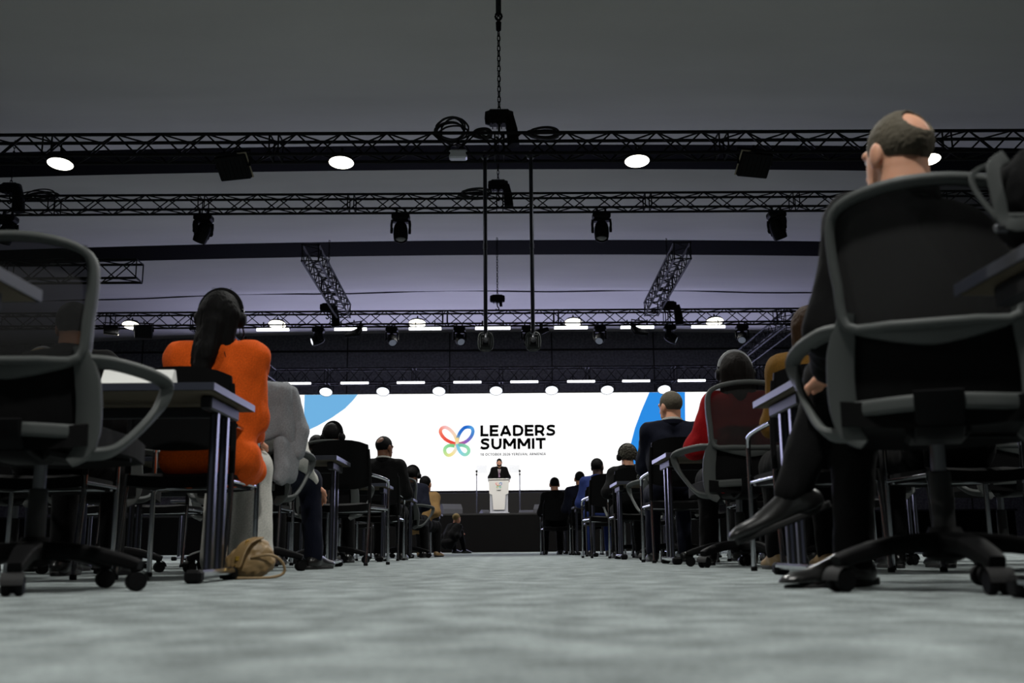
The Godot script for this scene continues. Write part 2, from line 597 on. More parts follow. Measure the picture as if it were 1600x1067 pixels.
func make_office_chair() -> Node3D:
	var t := thing("office_chair", "", "chair")
	var g := Geo.new()
	# five-star base
	g.lathe(Vector3.ZERO, [Vector2(0.0, 0.165), Vector2(0.04, 0.165), Vector2(0.052, 0.14), Vector2(0.055, 0.085), Vector2(0.03, 0.075), Vector2(0, 0.075)], 14)
	for i in 5:
		var a := TAU * i / 5.0 + 0.28
		var d := Vector3(sin(a), 0, cos(a))
		g.ribbon(arc3([d * 0.03 + Vector3.UP * 0.125, d * 0.16 + Vector3.UP * 0.118, d * 0.27 + Vector3.UP * 0.095, d * 0.335 + Vector3.UP * 0.076]), 0.06, 0.045, [1.15, 1.12, 1.1, 1.05, 1.0, 0.96, 0.93, 0.88, 0.84, 0.8, 0.76, 0.7, 0.66])
	part("base", g, M["black plastic"], t)
	var w := Geo.new()
	var side := Basis(Vector3.FORWARD, PI / 2)
	for s in [-1.0, 1.0]:
		w.lathe(Vector3(s * 0.017, 0.03, 0), [Vector2(0, -0.011), Vector2(0.026, -0.011), Vector2(0.03, -0.006), Vector2(0.03, 0.006), Vector2(0.026, 0.011), Vector2(0, 0.011)], 16, side)
	w.lathe(Vector3(0, 0.03, 0), [Vector2(0, -0.007), Vector2(0.022, -0.007), Vector2(0.022, 0.007), Vector2(0, 0.007)], 10, side)
	w.tube([Vector3(0, 0.035, 0.0), Vector3(0, 0.08, -0.012)], 0.011, 8)
	var hood := Geo.new()
	var rows := []
	for i in 7:
		var a := -0.35 + 1.9 * i / 6.0
		var r := []
		for x in [-0.03, 0.0, 0.03]: r.append(Vector3(x, 0.03 + 0.036 * cos(a), 0.036 * sin(a)))
		rows.append(r)
	hood.grid(rows)
	var wm := w.mesh()
	var hm := hood.mesh()
	for i in 5:
		var a := TAU * i / 5.0 + 0.28
		var c := part("caster", wm, M["black plastic"], t, Transform3D(Basis(Vector3.UP, a + 0.7 * sin(i * 2.3)), Vector3(sin(a), 0, cos(a)) * 0.325))
		part("caster_hood", hm, M["black matte"], c)
	g = Geo.new().lathe(Vector3.ZERO, [Vector2(0.03, 0.12), Vector2(0.028, 0.31), Vector2(0.026, 0.315), Vector2(0, 0.315)], 14)
	part("lift_sleeve", g, M["black matte"], t)
	part("gas_lift", Geo.new().lathe(Vector3.ZERO, [Vector2(0.019, 0.3), Vector2(0.019, 0.405)], 14), M["dull steel"], t)
	g = Geo.new().box(Vector3(0, 0.415, 0.02), Vector3(0.16, 0.04, 0.24), 0.012)
	g.tube([Vector3(0.05, 0.412, -0.02), Vector3(0.2, 0.408, -0.03), Vector3(0.27, 0.404, -0.03)], 0.007, 6)
	part("tilt_mechanism", g, M["black plastic"], t)
	rows = []
	for i in 9:
		var z := -0.25 + 0.5 * i / 8.0
		var r := []
		for j in 9:
			var x := -0.25 + 0.5 * j / 8.0
			var e: float = maxf(pow(absf(x) / 0.25, 6.0), pow(absf(z) / 0.25, 6.0))
			r.append(Vector3(x * (1.0 - 0.05 * pow(absf(z) / 0.25, 4.0)), 0.505 - 0.03 * e + 0.012 * (x / 0.25) * (x / 0.25) - 0.015 * smoothstep(-0.1, -0.25, z), z))
		rows.append(r)
	part("seat", Geo.new().grid(rows, Vector3(0, -0.065, 0)), M["black fabric"], t)
	# back: frame loop, mesh, crossbars, side lobes
	var loop := []
	for p in [[-0.205, 0.68], [-0.222, 0.79], [-0.232, 0.90], [-0.226, 0.975], [-0.185, 1.012], [-0.1, 1.032], [0, 1.038], [0.1, 1.032], [0.185, 1.012], [0.226, 0.975], [0.232, 0.90], [0.222, 0.79], [0.205, 0.68], [0.1, 0.67], [0, 0.668], [-0.1, 0.67]]:
		loop.append(back_at(p[0], p[1]))
	g = Geo.new().ribbon(ring3(loop, 3), 0.026, 0.042, [], Vector3.FORWARD, true)
	part("back_frame", g, M["charcoal plastic"], t)
	rows = []
	for i in 7:
		var r := []
		for j in 9:
			var y := 0.675 + 0.345 * i / 6.0
			var hw := 0.21 + 0.015 * sin(PI * i / 6.0)
			r.append(back_at(lerpf(-hw, hw, j / 8.0), y + (0.012 * (1.0 - pow(j / 4.0 - 1.0, 2.0)) if i == 6 else 0.0)) + Vector3(0, 0, -0.006))
		rows.append(r)
	part("mesh_panel", Geo.new().grid(rows), M["chair mesh"], t)
	rows = []
	for i in 5:
		var r := []
		for j in 13:
			var x := -0.205 + 0.41 * j / 12.0
			var droop := 0.05 * (1.0 - pow(absf(x) / 0.205, 1.5)) * (i / 4.0) + 0.014 * i / 4.0
			r.append(back_at(x, 0.68 - droop) + Vector3(0, 0, 0.006 + 0.01 * sin(PI * i / 4.0)))
		rows.append(r)
	part("lumbar_bar", Geo.new().grid(rows, Vector3(0, 0, -0.02)), M["charcoal plastic"], t)
	rows = []
	for i in 5:
		var r := []
		for j in 7:
			r.append(back_at(lerpf(-0.195, 0.195, j / 6.0), 0.46 + 0.2 * i / 4.0) + Vector3(0, 0, -0.012))
		rows.append(r)
	part("lower_panel", Geo.new().grid(rows, Vector3(0, 0, -0.012)), M["black fabric"], t)
	g = Geo.new().ribbon(arc3([back_at(-0.21, 0.465), back_at(-0.1, 0.47), back_at(0, 0.473), back_at(0.1, 0.47), back_at(0.21, 0.465)]), 0.02, 0.04, [], Vector3.UP)
	part("lower_bar", g, M["charcoal plastic"], t)
	g = Geo.new().ribbon(arc3([Vector3(0, 0.40, 0.05), Vector3(0, 0.405, 0.18), Vector3(0, 0.44, 0.26), back_at(0, 0.5) + Vector3(0, 0, 0.01)]), 0.12, 0.03)
	part("back_spine", g, M["black plastic"], t)
	for s in [-1.0, 1.0]:
		g = Geo.new()
		var lobe := []
		for p in [[0.203, 0.72], [0.215, 0.67], [0.227, 0.61], [0.232, 0.54], [0.230, 0.47], [0.218, 0.41], [0.185, 0.375]]:
			lobe.append(back_at(s * p[0], p[1]))
		g.ribbon(arc3(lobe, 3), 0.072, 0.034, [0.55, 0.6, 0.7, 0.8, 0.9, 0.95, 1, 1, 1, 1, 1, 1, 1, 0.95, 0.9, 0.8, 0.7, 0.55, 0.4], Vector3.FORWARD)
		part("back_upright", g, M["charcoal plastic"], t)
		var arm := arc3([back_at(s * 0.222, 0.675), Vector3(s * 0.275, 0.677, 0.19), Vector3(s * 0.335, 0.668, 0.07), Vector3(s * 0.366, 0.652, -0.02), Vector3(s * 0.368, 0.622, -0.035), Vector3(s * 0.350, 0.56, -0.01), Vector3(s * 0.318, 0.48, 0.07), Vector3(s * 0.280, 0.415, 0.16), back_at(s * 0.225, 0.40)], 4)
		g = Geo.new().ribbon(arm, 0.044, 0.02, [], Vector3(-s * 0.3, 1, -0.6).normalized())
		part("armrest", g, M["charcoal plastic"], t)
	return t

func make_stack_chair() -> Node3D:
	var t := thing("stacking_chair", "", "chair")
	var rows := []
	for i in 7:
		var r := []
		for j in 9:
			var u := j / 4.0 - 1.0
			var y := 0.56 + 0.37 * i / 6.0 - (0.035 * pow(absf(u), 3.0) if i == 6 else 0.0) + (0.03 * pow(absf(u), 3.0) if i == 0 else 0.0)
			var hw := 0.232 - 0.012 * i / 6.0
			r.append(Vector3(u * hw, y, 0.215 + (y - 0.56) * 0.16 - 0.05 * u * u))
		rows.append(r)
	part("backrest", Geo.new().grid(rows, Vector3(0, 0, 0.022)), M["black plastic"], t)
	rows = []
	for i in 7:
		var r := []
		for j in 7:
			var u := j / 3.0 - 1.0
			var w := i / 3.0 - 1.0
			r.append(Vector3(u * (0.235 - 0.012 * pow(absf(w), 4.0)), 0.475 - 0.02 * maxf(pow(absf(u), 5.0), pow(absf(w), 5.0)) - 0.012 * (1.0 - u * u), w * 0.225))
		rows.append(r)
	part("seat", Geo.new().grid(rows, Vector3(0, -0.05, 0)), M["black fabric"], t)
	for s in [-1.0, 1.0]:
		part("rear_leg", Geo.new().tube(arc3([Vector3(s * 0.235, 0, 0.27), Vector3(s * 0.235, 0.3, 0.222), Vector3(s * 0.232, 0.46, 0.20)]), 0.0125, 8), M["chrome"], t)
		part("back_support", Geo.new().tube(arc3([Vector3(s * 0.232, 0.46, 0.20), Vector3(s * 0.232, 0.66, 0.205), Vector3(s * 0.222, 0.86, 0.228)]), 0.014, 8), M["black plastic"], t)
		part("front_leg", Geo.new().tube([Vector3(s * 0.25, 0, -0.215), Vector3(s * 0.25, 0.595, -0.205)], 0.0125, 8), M["chrome"], t)
		part("armrest", Geo.new().tube(arc3([Vector3(s * 0.25, 0.595, -0.205), Vector3(s * 0.25, 0.632, -0.193), Vector3(s * 0.25, 0.652, -0.155), Vector3(s * 0.245, 0.665, 0.0), Vector3(s * 0.236, 0.672, 0.19)]), 0.0128, 8), M["chrome"], t)
		part("side_rail", Geo.new().tube([Vector3(s * 0.245, 0.425, -0.205), Vector3(s * 0.235, 0.425, 0.205)], 0.010, 8), M["chrome"], t)
	part("cross_rail", Geo.new().tube([Vector3(-0.245, 0.415, -0.16), Vector3(0.245, 0.415, -0.16)], 0.010, 8), M["chrome"], t)
	part("cross_rail", Geo.new().tube([Vector3(-0.237, 0.415, 0.185), Vector3(0.237, 0.415, 0.185)], 0.010, 8), M["chrome"], t)
	var f := Geo.new().lathe(Vector3.ZERO, [Vector2(0, 0), Vector2(0.016, 0), Vector2(0.017, 0.018), Vector2(0.0125, 0.022)], 10)
	var fm := f.mesh()
	for p in [[-0.235, 0.27], [0.235, 0.27], [-0.25, -0.215], [0.25, -0.215]]:
		part("foot_cap", fm, M["black plastic"], t, Transform3D(Basis(), Vector3(p[0], 0, p[1])))
	return t

func make_table() -> Node3D:                                  # 1.5 m long, 0.65 m deep, base at the middle
	var t := thing("conference_table", "", "table")
	part("tabletop", Geo.new().box(Vector3(0, 0.7275, 0), Vector3(1.494, 0.023, 0.644), 0.003), M["table top"], t)
	part("underside", Geo.new().box(Vector3(0, 0.7135, 0), Vector3(1.48, 0.005, 0.63)), M["table under"], t)
	var g := Geo.new()
	for s in [-1.0, 1.0]:
		g.box(Vector3(0, 0.7265, s * 0.3235), Vector3(1.5, 0.029, 0.005), 0.001)
		g.box(Vector3(s * 0.7485, 0.7265, 0), Vector3(0.005, 0.029, 0.65), 0.001)
	part("edge_band", g, M["table edge"], t)
	for s in [-1.0, 1.0]:
		var x: float = s * 0.69
		for z in [-0.075, 0.075]:
			var po := part("post", Geo.new().box(Vector3(x, 0.352, z), Vector3(0.03, 0.62, 0.042), 0.006), M["table post"], t)
			part("post_trim", Geo.new().box(Vector3(x, 0.352, z + 0.0225), Vector3(0.01, 0.6, 0.003)), M["post trim"], po)
		part("top_bracket", Geo.new().box(Vector3(x, 0.682, 0), Vector3(0.045, 0.05, 0.42), 0.006), M["table frame"], t)
		var rows := []
		part("foot", Geo.new().box(Vector3(x, 0.036, 0), Vector3(0.06, 0.026, 0.46), 0.008), M["chrome"], t)
		for z in [-0.25, 0.25]:
			part("foot_cap", Geo.new().box(Vector3(x, 0.026, z), Vector3(0.064, 0.05, 0.06), 0.012), M["black plastic"], t)
	part("crossbeam", Geo.new().box(Vector3(0, 0.668, -0.0), Vector3(1.34, 0.045, 0.03), 0.004), M["table frame"], t)
	return t

# ---------------------------------------------------------------- people
func hand_prims(w: Vector3, dirf: Vector3, backn: Vector3, thumb: float, curl := 0.5) -> Array:
	var f := dirf.normalized()
	var u := (backn - f * backn.dot(f)).normalized()
	var s := f.cross(u) * thumb                                  # towards the thumb
	var b := Basis(s, u, -f)
	if b.determinant() < 0.0: b = Basis(s, u, -f)
	var P := func(x: float, y: float, z: float) -> Vector3: return w + s * x + u * y + f * z
	var out := [["e", P.call(0, 0, 0.05), Vector3(0.04, 0.015, 0.052), Basis(s, u, f)], ["c", P.call(0, 0, -0.03), P.call(0, 0, 0.02), 0.025, 0.024]]
	var lens := [0.072, 0.082, 0.076, 0.06]
	for i in 4:
		var x := 0.029 - 0.0193 * i
		var p: Vector3 = P.call(x, 0, 0.088 - 0.004 * absf(i - 1.0))
		var a := curl * 0.4
		for k in 3:
			var l: float = lens[i] * [0.45, 0.32, 0.25][k]
			var q := p + (f * cos(a) - u * sin(a)) * l + s * (0.12 * (1.5 - i) * l * 0.3)
			out.append(["c", p, q, 0.0088 - 0.0008 * k, 0.0082 - 0.0008 * k])
			p = q; a += curl * 0.75
	var t0: Vector3 = P.call(0.026, -0.004, 0.025)
	var t1: Vector3 = P.call(0.05, -0.012, 0.056)
	var t2: Vector3 = P.call(0.056, -0.02, 0.088)
	out.append(["c", t0, t1, 0.013, 0.0105]); out.append(["c", t1, t2, 0.01, 0.008])
	return out

func head_frame(sp: Dictionary) -> Transform3D:               # local to the person
	var lean: float = sp.get("lean", 0.1)
	var up := Vector3(sp.get("side", 0.0), cos(lean), -sin(lean)).normalized()
	var P := Vector3(0, sp.get("seat", 0.47) + 0.1, 0.0)
	if sp.has("stand"): P = Vector3(0, sp.stand, 0)
	var nb: Vector3 = P + up * (0.5 * sp.get("size", 1.0))
	var r: Vector3 = sp.get("head", Vector3.ZERO)               # pitch, yaw, roll
	var b := Basis.from_euler(r)
	var c: Vector3 = nb + Vector3(0, 0.096, -0.02 - 0.35 * sin(lean) * 0.12) + b * Vector3(0, 0.055, -0.005)
	return Transform3D(b * sp.get("head_scale", 1.0), c)

func E3(h: Transform3D, c: Vector3, r: Vector3) -> Array:
	var s: float = h.basis.get_scale().x
	return ["e", h * c, r * s, h.basis.orthonormalized()]

func C3(h: Transform3D, a: Vector3, b: Vector3, ra: float, rb: float) -> Array:
	var s: float = h.basis.get_scale().x
	return ["c", h * a, h * b, ra * s, rb * s]

func P3(h: Transform3D, p: Vector3, nn: Vector3) -> Array:
	return ["p", h * p, (h.basis.orthonormalized() * nn).normalized()]

func person(sp: Dictionary) -> Node3D:
	var t := thing("person", sp.label, "person", sp.at, sp.get("yaw", 0.0), sp.get("group", ""))
	var z: float = sp.get("size", 1.0)
	var seat: float = sp.get("seat", 0.47)
	var lean: float = sp.get("lean", 0.1)
	var up := Vector3(sp.get("side", 0.0), cos(lean), -sin(lean)).normalized()
	var fw := Vector3(0, -sin(lean), -cos(lean))
	var P := Vector3(0, seat + 0.1, 0)
	var stand := sp.has("stand")
	if stand: P = Vector3(0, sp.stand, 0)
	var cell: float = sp.get("cell", 0.014)
	var sw: float = sp.get("shoulder", 0.172) * z               # half the distance between shoulder joints
	var nb := P + up * 0.5 * z
	var sh := [P + up * (0.445 * z - sp.get("drop", 0.0)) + Vector3(-sw, 0, 0), P + up * (0.445 * z - sp.get("drop", 0.0)) + Vector3(sw, 0, 0)]
	if sp.has("twist"):
		for i in 2: sh[i] = P + up * (0.445 * z - sp.get("drop", 0.0)) + Basis(Vector3.UP, sp.twist) * Vector3(-sw if i == 0 else sw, 0, 0)
	var el: Array = sp.get("elbows", [Vector3(-0.25, seat + 0.26, -0.09), Vector3(0.25, seat + 0.26, -0.09)])
	var wr: Array = sp.get("wrists", [Vector3(-0.13, seat + 0.31, -0.31), Vector3(0.13, seat + 0.31, -0.31)])
	var hp := [P + Vector3(-0.09, -0.01, 0), P + Vector3(0.09, -0.01, 0)]
	var kn: Array = sp.get("knees", [Vector3(-0.12, seat + 0.07, -0.43), Vector3(0.12, seat + 0.07, -0.43)])
	var an: Array = sp.get("ankles", [Vector3(-0.13, 0.1, -0.45), Vector3(0.13, 0.1, -0.45)])
	var toes: Array = sp.get("toes", [Vector3(0, -0.02, -1), Vector3(0, -0.02, -1)])
	var hd := head_frame(sp)
	var fat: float = sp.get("fat", 0.0)
	# ---- body: one continuous skin
	var body := Geo.new()
	var pr := [["c", P + Vector3(-0.06, 0, 0), P + up * 0.32 * z + Vector3(-0.07, 0, 0), 0.08, 0.08], ["c", P + Vector3(0.06, 0, 0), P + up * 0.32 * z + Vector3(0.07, 0, 0), 0.08, 0.08], ["c", sh[0], sh[1], 0.045, 0.045], ["c", nb - up * 0.06, hd * Vector3(0, -0.04, 0.02), 0.05, 0.05]]
	for i in 2:
		pr.append(["c", sh[i], el[i], 0.045, 0.036]); pr.append(["c", el[i], wr[i], 0.036, 0.026])
		pr.append(["c", hp[i], kn[i], 0.075, 0.05]); pr.append(["c", kn[i], an[i], 0.048, 0.036])
		var dn0: Vector3 = sp.get("soles", [Vector3.DOWN, Vector3.DOWN])[i]
		pr.append(["c", an[i], an[i] + toes[i].normalized() * 0.04 + dn0 * 0.05, 0.03, 0.026])
		pr.append(["c", an[i] + toes[i].normalized() * 0.04 + dn0 * 0.055, an[i] + toes[i].normalized() * 0.13 + dn0 * 0.075, 0.022, 0.016])
	body.blob(pr, 0.022, 0.014)
	var hc: float = sp.get("head_cell", 0.0055)
	body.blob([E3(hd, Vector3(0, 0.03, 0.016), Vector3(0.075, 0.087, 0.096)), E3(hd, Vector3(0, -0.03, -0.03), Vector3(0.062, 0.085, 0.064)), C3(hd, Vector3(-0.03, -0.08, -0.04), Vector3(0.03, -0.08, -0.04), 0.028, 0.028), E3(hd, Vector3(0, -0.102, -0.066), Vector3(0.024, 0.018, 0.018)), C3(hd, Vector3(0, 0.004, -0.094), Vector3(0, -0.036, -0.112), 0.009, 0.014), C3(hd, Vector3(-0.035, 0.022, -0.084), Vector3(0.035, 0.022, -0.084), 0.012, 0.012), E3(hd, Vector3(-0.08, -0.012, 0.008), Vector3(0.011, 0.034, 0.021)), E3(hd, Vector3(0.08, -0.012, 0.008), Vector3(0.011, 0.034, 0.021)), C3(hd, Vector3(-0.02, -0.068, -0.088), Vector3(0.02, -0.068, -0.088), 0.008, 0.008), C3(hd, Vector3(0, -0.05, 0.03), Vector3(0, -0.05, 0.03).lerp(hd.affine_inverse() * nb, 0.8), 0.056 + fat * 0.4, 0.064 + fat * 0.4)], hc, 0.008)
	var hn: Array = sp.get("hand_dir", [])
	for i in 2:
		var d: Vector3 = (wr[i] - el[i]).normalized()
		if hn.size(): d = hn[i]
		body.blob(hand_prims(wr[i] + d * 0.02, d, sp.get("hand_back", Vector3.UP), -1.0 if i == 0 else 1.0, sp.get("curl", 0.5)), sp.get("hand_cell", 0.006), 0.0045)
	part("body", body, M[sp.skin], t)
	var eg := Geo.new()
	eg.lathe(hd * Vector3(-0.03, 0.004, -0.083), [Vector2(0, -0.011), Vector2(0.008, -0.008), Vector2(0.011, 0), Vector2(0.008, 0.008), Vector2(0, 0.011)], 8)
	eg.lathe(hd * Vector3(0.03, 0.004, -0.083), [Vector2(0, -0.011), Vector2(0.008, -0.008), Vector2(0.011, 0), Vector2(0.008, 0.008), Vector2(0, 0.011)], 8)
	part("eyes", eg, M["eye white"], t)
	# ---- clothes
	var pad: float = sp.get("pad", 0.0)
	var ct := 0.112 + fat
	var jk := [["c", P + Vector3(-0.075, -0.03, 0.0), P + up * 0.2 * z + Vector3(-0.078, 0, 0) + fw * fat, ct, ct], ["c", P + Vector3(0.075, -0.03, 0.0), P + up * 0.2 * z + Vector3(0.078, 0, 0) + fw * fat, ct, ct],
		["c", P + up * 0.2 * z + Vector3(-0.078, 0, 0), P + up * 0.36 * z + Vector3(-sw * 0.55, 0, 0), ct, 0.105], ["c", P + up * 0.2 * z + Vector3(0.078, 0, 0), P + up * 0.36 * z + Vector3(sw * 0.55, 0, 0), ct, 0.105],
		["c", sh[0] + up * 0.0, nb - up * 0.01, 0.064 + pad, 0.062], ["c", sh[1], nb - up * 0.01, 0.064 + pad, 0.062]]
	for i in 2:
		jk.append(["c", sh[i], el[i], 0.068 + pad, 0.056]); jk.append(["c", el[i], el[i].lerp(wr[i], 0.93), 0.054, 0.044])
	if sp.get("coat", "") == "skirted":
		jk.append(["c", P + Vector3(-0.12, -0.06, -0.02), P + Vector3(-0.13, -0.07, -0.17), 0.09, 0.085]); jk.append(["c", P + Vector3(0.12, -0.06, -0.02), P + Vector3(0.13, -0.07, -0.17), 0.09, 0.085])
		jk.append(["c", P + Vector3(-0.14, -0.03, 0.04), P + Vector3(0.14, -0.03, 0.04), 0.085, 0.085])
	var jg := Geo.new().blob(jk, cell, 0.022, [["e", nb + up * 0.05 + Vector3(0, 0, -0.02), Vector3(0.066, 0.075, 0.072), Basis()]], sp.get("wrinkle", 0.008), Vector3(9, 5, 9))
	part("jacket", jg, M[sp.top], t)
	# collar round the neck
	var cl := []
	for k in 13:
		var a := -PI * 0.78 + PI * 1.56 * k / 12.0
		cl.append(nb + up * (0.035 - 0.012 * (1 - cos(a))) + Vector3(sin(a) * (0.074 + fat * 0.4), 0, cos(a) * 0.068 + 0.004))
	if sp.has("shirt"):
		part("shirt_collar", Geo.new().ribbon(cl, 0.008, 0.05, [], Vector3.UP), M[sp.shirt], t)
		var cl2 := []
		for p in cl: cl2.append(nb + (p - nb) * Vector3(1.14, 1, 1.14) - up * 0.014)
		part("lapel_collar", Geo.new().ribbon(cl2, 0.012, 0.042, [], Vector3.UP), M[sp.top], t)
	else:
		var cl2 := []
		for p in cl: cl2.append(nb + (p - nb) * Vector3(1.1, 1, 1.1) - up * 0.006)
		part("lapel_collar", Geo.new().ribbon(cl2, 0.014, 0.046, [], Vector3.UP), M[sp.top], t)
	var tr := [["c", hp[0] + Vector3(0, 0.01, 0.01), hp[1] + Vector3(0, 0.01, 0.01), 0.115, 0.115]]
	var flare: float = sp.get("flare", 0.0)
	for i in 2:
		tr.append(["c", hp[i], kn[i], 0.098, 0.074])
		var low: Vector3 = kn[i].lerp(an[i], 1.04)
		tr.append(["c", kn[i], low, 0.071 + flare * 0.3, 0.056 + flare])
	part("trousers", Geo.new().blob(tr, maxf(cell, 0.014), 0.018, [], 0.006, Vector3(10, 6, 10)), M[sp.get("legs", "suit black")], t)
	for i in 2:
		var f: Vector3 = toes[i].normalized()
		var a: Vector3 = an[i]
		var dn: Vector3 = sp.get("soles", [Vector3.DOWN, Vector3.DOWN])[i]
		var sd := f.cross(dn).normalized()
		var so := a + dn * 0.097
		var bs := Basis(sd, -dn, f)
		var sg := Geo.new().blob([["e", so + f * 0.14 - dn * 0.026, Vector3(0.043, 0.03, 0.1), bs], ["e", so - f * 0.02 - dn * 0.036, Vector3(0.036, 0.042, 0.05), bs], ["c", a + f * 0.02 + dn * 0.03, so + f * 0.12 - dn * 0.035, 0.04, 0.026], ["c", a + dn * 0.02, so - f * 0.01 - dn * 0.04, 0.041, 0.04], ["e", so + f * 0.055 - dn * 0.034, Vector3(0.038, 0.04, 0.085), bs], ["e", so + f * 0.205 - dn * 0.02, Vector3(0.028, 0.022, 0.045), bs]], sp.get("shoe_cell", 0.009), 0.01, [["p", so - dn * 0.012, dn]])
		var shoe := part("shoe", sg, M[sp.get("shoe", "black leather")], t)
		part("sock", Geo.new().tube([kn[i].lerp(a, 0.86), a, a + f * 0.02 + dn * 0.03], 0.046, 10), M["suit black"], shoe)
		var out := []
		for k in 18:
			var an2 := TAU * k / 18.0
			var cz := cos(an2)
			out.append(so + f * (0.075 + 0.155 * cz) + sd * sin(an2) * (0.038 + 0.006 * cz) - dn * 0.008)
		part("sole", Geo.new().ribbon(out, 0.012, 0.02, [], -dn, true), M["black matte"], shoe)
	# ---- hair
	var hair: String = sp.get("hair", "short")
	var hm: Material = M[sp.get("hair_mat", "hair black")]
	var hcell: float = sp.get("hair_cell", 0.007)
	var face := P3(hd, Vector3(0, 0.02, -0.066), Vector3(0, -0.45, -1))
	var nape := P3(hd, Vector3(0, -0.058, 0.08), Vector3(0, -1, -0.42))
	var cap := E3(hd, Vector3(0, 0.032, 0.018), Vector3(0.081, 0.093, 0.103))
	if hair == "short":
		part("hair", Geo.new().blob([cap], hcell, 0.006, [face, nape], 0.002, Vector3(60, 60, 60)), hm, t)
	elif hair == "curly":
		part("hair", Geo.new().blob([E3(hd, Vector3(0, 0.034, 0.02), Vector3(0.092, 0.1, 0.112))], hcell, 0.006, [face, P3(hd, Vector3(0, -0.075, 0.08), Vector3(0, -1, -0.42))], 0.014, Vector3(45, 45, 45)), hm, t)
	elif hair == "thinning":
		part("hair", Geo.new().blob([cap], hcell, 0.006, [face, nape, E3(hd, Vector3(0.004, 0.092, 0.108), Vector3(0.054, 0.05, 0.052))], 0.002, Vector3(60, 60, 60)), hm, t)
	elif hair == "long":
		part("hair", Geo.new().blob([E3(hd, Vector3(0, 0.03, 0.02), Vector3(0.09, 0.098, 0.108)), C3(hd, Vector3(-0.05, 0, 0.055), Vector3(-0.058, -0.15, 0.075), 0.05, 0.036), C3(hd, Vector3(0.05, 0, 0.055), Vector3(0.05, -0.15, 0.07), 0.05, 0.03), C3(hd, Vector3(-0.01, -0.05, 0.085), Vector3(-0.03, -0.2, 0.115), 0.055, 0.042), C3(hd, Vector3(-0.035, -0.18, 0.115), Vector3(-0.055, -0.31, 0.125), 0.04, 0.03), C3(hd, Vector3(-0.06, -0.27, 0.125), Vector3(-0.08, -0.36, 0.125), 0.024, 0.012), C3(hd, Vector3(-0.03, -0.27, 0.125), Vector3(-0.03, -0.375, 0.125), 0.022, 0.01), C3(hd, Vector3(-0.07, -0.12, 0.1), Vector3(-0.105, -0.3, 0.11), 0.02, 0.01)], 0.006, 0.012, [P3(hd, Vector3(0, 0.03, -0.062), Vector3(0, 0.1, -1))], 0.0035, Vector3(90, 5, 90)), hm, t)
		for k in 5:
			var q := Vector3(-0.02 + 0.012 * k, 0.12, 0.0)
			part("stray_strand", Geo.new().tube(arc3([hd * q, hd * (q + Vector3(0.006 * (k - 2), 0.022, 0.012)), hd * (q + Vector3(0.012 * (k - 2), 0.016, 0.035))]), 0.0012, 4), hm, t)
	elif hair == "bob":
		part("hair", Geo.new().blob([E3(hd, Vector3(0, 0.03, 0.02), Vector3(0.092, 0.1, 0.11)), C3(hd, Vector3(-0.05, 0, 0.045), Vector3(-0.07, -0.14, 0.05), 0.052, 0.04), C3(hd, Vector3(0.05, 0, 0.045), Vector3(0.07, -0.14, 0.05), 0.052, 0.04), C3(hd, Vector3(0, -0.03, 0.07), Vector3(0, -0.15, 0.08), 0.06, 0.045)], hcell, 0.012, [P3(hd, Vector3(0, 0.03, -0.062), Vector3(0, 0.1, -1))], 0.0035, Vector3(90, 5, 90)), hm, t)
	if sp.get("beard", false):
		part("beard", Geo.new().blob([C3(hd, Vector3(-0.045, -0.075, -0.045), Vector3(0.045, -0.075, -0.045), 0.034, 0.034), E3(hd, Vector3(0, -0.1, -0.066), Vector3(0.036, 0.026, 0.026))], hcell, 0.008, [P3(hd, Vector3(0, -0.05, 0), Vector3(0, 1, 0))]), hm, t)
	if sp.has("tie"):
		var o := P + up * 0.4 * z + fw * (0.13)
		part("shirt_front", Geo.new().grid([[o + Vector3(-0.05, 0.05, 0.03), o + Vector3(0, 0.045, 0.0), o + Vector3(0.05, 0.05, 0.03)], [o + Vector3(-0.032, -0.06, -0.0), o + Vector3(0, -0.06, -0.008), o + Vector3(0.032, -0.06, -0.0)], [o + Vector3(-0.006, -0.2, -0.004), o + Vector3(0, -0.2, -0.004), o + Vector3(0.006, -0.2, -0.004)]], Vector3(0, 0, 0.03)), M["cloth white"], t)
		part("tie", Geo.new().ribbon([o + Vector3(0, 0.045, -0.008), o + Vector3(0, 0.02, -0.018), o + Vector3(0, -0.1, -0.022), o + Vector3(0, -0.2, -0.018)], 0.05, 0.012, [0.7, 0.6, 1.0, 1.1], Vector3.BACK), M["tie mauve"], t)
	if sp.has("headset"):
		headset(t, hd, sp.headset, sp.get("mic", false), sp.get("band", "black plastic"))
	return t

